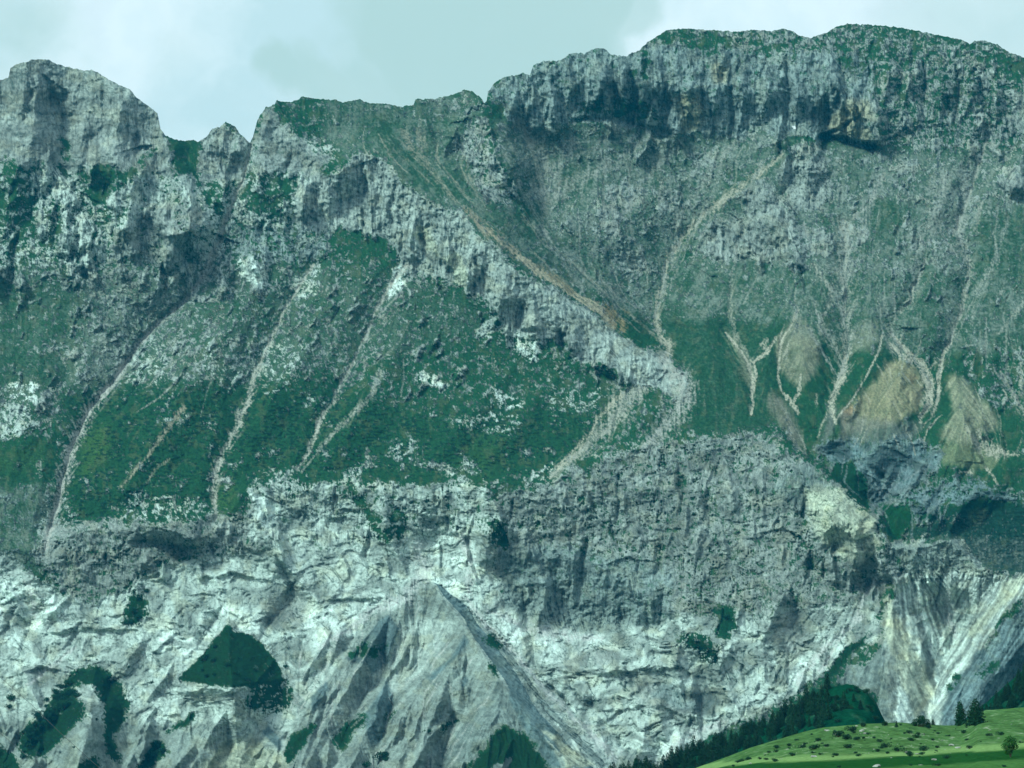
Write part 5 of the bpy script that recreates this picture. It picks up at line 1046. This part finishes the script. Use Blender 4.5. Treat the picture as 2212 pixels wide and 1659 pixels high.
cliff += [(1, 255, 1600, 70, 5), (1, 290, 1610, 40, 5), (1, 160, 1650, 60, 5), (1, 565, 1425, 34, 5), (1, 680, 1385, 44, 5), (1, 655, 1395, 30, 5), (1, 1240, 480, 30, 6), (1, 1250, 520, 26, 6), (1, 1030, 420, 16, 6), (2, 290, 690, 44, 7), (2, 155, 575, 26, 7), (2, 270, 1150, 22, 7), (2, 1380, 30, 10, 7), (2, 480, 1225, 18, 7), (2, 70, 20, 26, 7)]
lb = {0: ('dark bush on the green triangular ledge of the lower cliff', 'bushes on the green triangular ledge'), 1: ('dark bush in the grassy gully above the green triangle', 'bushes in the grassy gully'), 2: ('dark leafy bush in the notch right of the green arch', 'bushes in the notch right of the arch'), 3: ('lone dark bush clinging to the pale lower cliff', 'bushes clinging to the pale cliff'),
      4: ('dark bush in the thicket on the left arm of the green arch', 'thicket on the left arm of the green arch'), 5: ('dark bush on a grass strip of the grey spurs at the bottom', 'bushes on the grey spurs'), 6: ('dark bush under the smooth grey cliff wall', 'bushes on the grey wall'), 7: ('dark bush on the rocky slope left of the tree line', 'bushes on the rocky slope at the right')}
for k, (ti, x, y, h, g) in enumerate(cliff):
    u, v = T(ti, 2, [(x, y)])[0]; p = face_point(u, v); s = h / 3 * px_m(p.y)
    nm = 'bush'
    put_thing(nm, p - Vector((0, s * .1, s * .1)), lb[g][0], 'bush', lb[g][1], BUS[k % 5] if g != 3 or k % 2 else BUS[0], (s * .62, s * .62, s * .62), k)
# ------------------------------------------------------------------ power cables crossing the lower left corner
M_cab = bpy.data.materials.new('cable_metal'); M_cab.use_nodes = True; M_cab.node_tree.nodes['Principled BSDF'].inputs['Base Color'].default_value = (.02, .03, .035, 1)
nzc = N(M_cab.node_tree, 'ShaderNodeTexNoise'); rr_ = N(M_cab.node_tree, 'ShaderNodeMapRange'); L(M_cab.node_tree, nzc.outputs[0], rr_.inputs[0]); rr_.inputs[3].default_value = .4; rr_.inputs[4].default_value = .7; L(M_cab.node_tree, rr_.outputs[0], M_cab.node_tree.nodes['Principled BSDF'].inputs['Roughness'])
for a, lab in ((T(0, 2, [(-900, 330), (0, 1070), (200, 1245), (400, 1440), (640, 1655), (1500, 2400)]), 'thin dark power cable running diagonally down the lower left, the upper and longer one'), (T(0, 2, [(-900, 700), (0, 1430), (150, 1560), (275, 1655), (1200, 2400)]), 'thin dark power cable cutting the bottom left corner, the lower and shorter one')):
    uu_ = np.linspace(0, len(a) - 1, 40); pts_ = [at(float(np.interp(q_, range(len(a)), [c[0] for c in a])), float(np.interp(q_, range(len(a)), [c[1] for c in a])), 210 - q_ * 2) for q_ in uu_]
    o = bpy.data.objects.new('power_cable', faces_mesh('cable', *tube(pts_, [.019] * len(pts_), 6), M_cab, True)); scene.collection.objects.link(o); o['label'] = lab; o['category'] = 'cable'
# ------------------------------------------------------------------ air
hz = bpy.data.meshes.new('haze'); bm = bmesh.new(); bmesh.ops.create_cube(bm, size=1)
for v_ in bm.verts: v_.co = ((v_.co.x) * 16000, 5000 + v_.co.y * 12000, -260 + (v_.co.z + .5) * 1900)
bm.to_mesh(hz); bm.free(); hzo = bpy.data.objects.new('haze', hz); scene.collection.objects.link(hzo); hzo['kind'] = 'stuff'
hm = bpy.data.materials.new('air'); hm.use_nodes = True; t = hm.node_tree; t.nodes.remove(t.nodes['Principled BSDF'])
pv = N(t, 'ShaderNodeVolumePrincipled'); pv.inputs['Color'].default_value = (.03, .55, .95, 1); pv.inputs['Density'].default_value = 2.4e-5; pv.inputs['Anisotropy'].default_value = .1
L(t, pv.outputs[0], t.nodes['Material Output'].inputs['Volume']); hz.materials.append(hm)
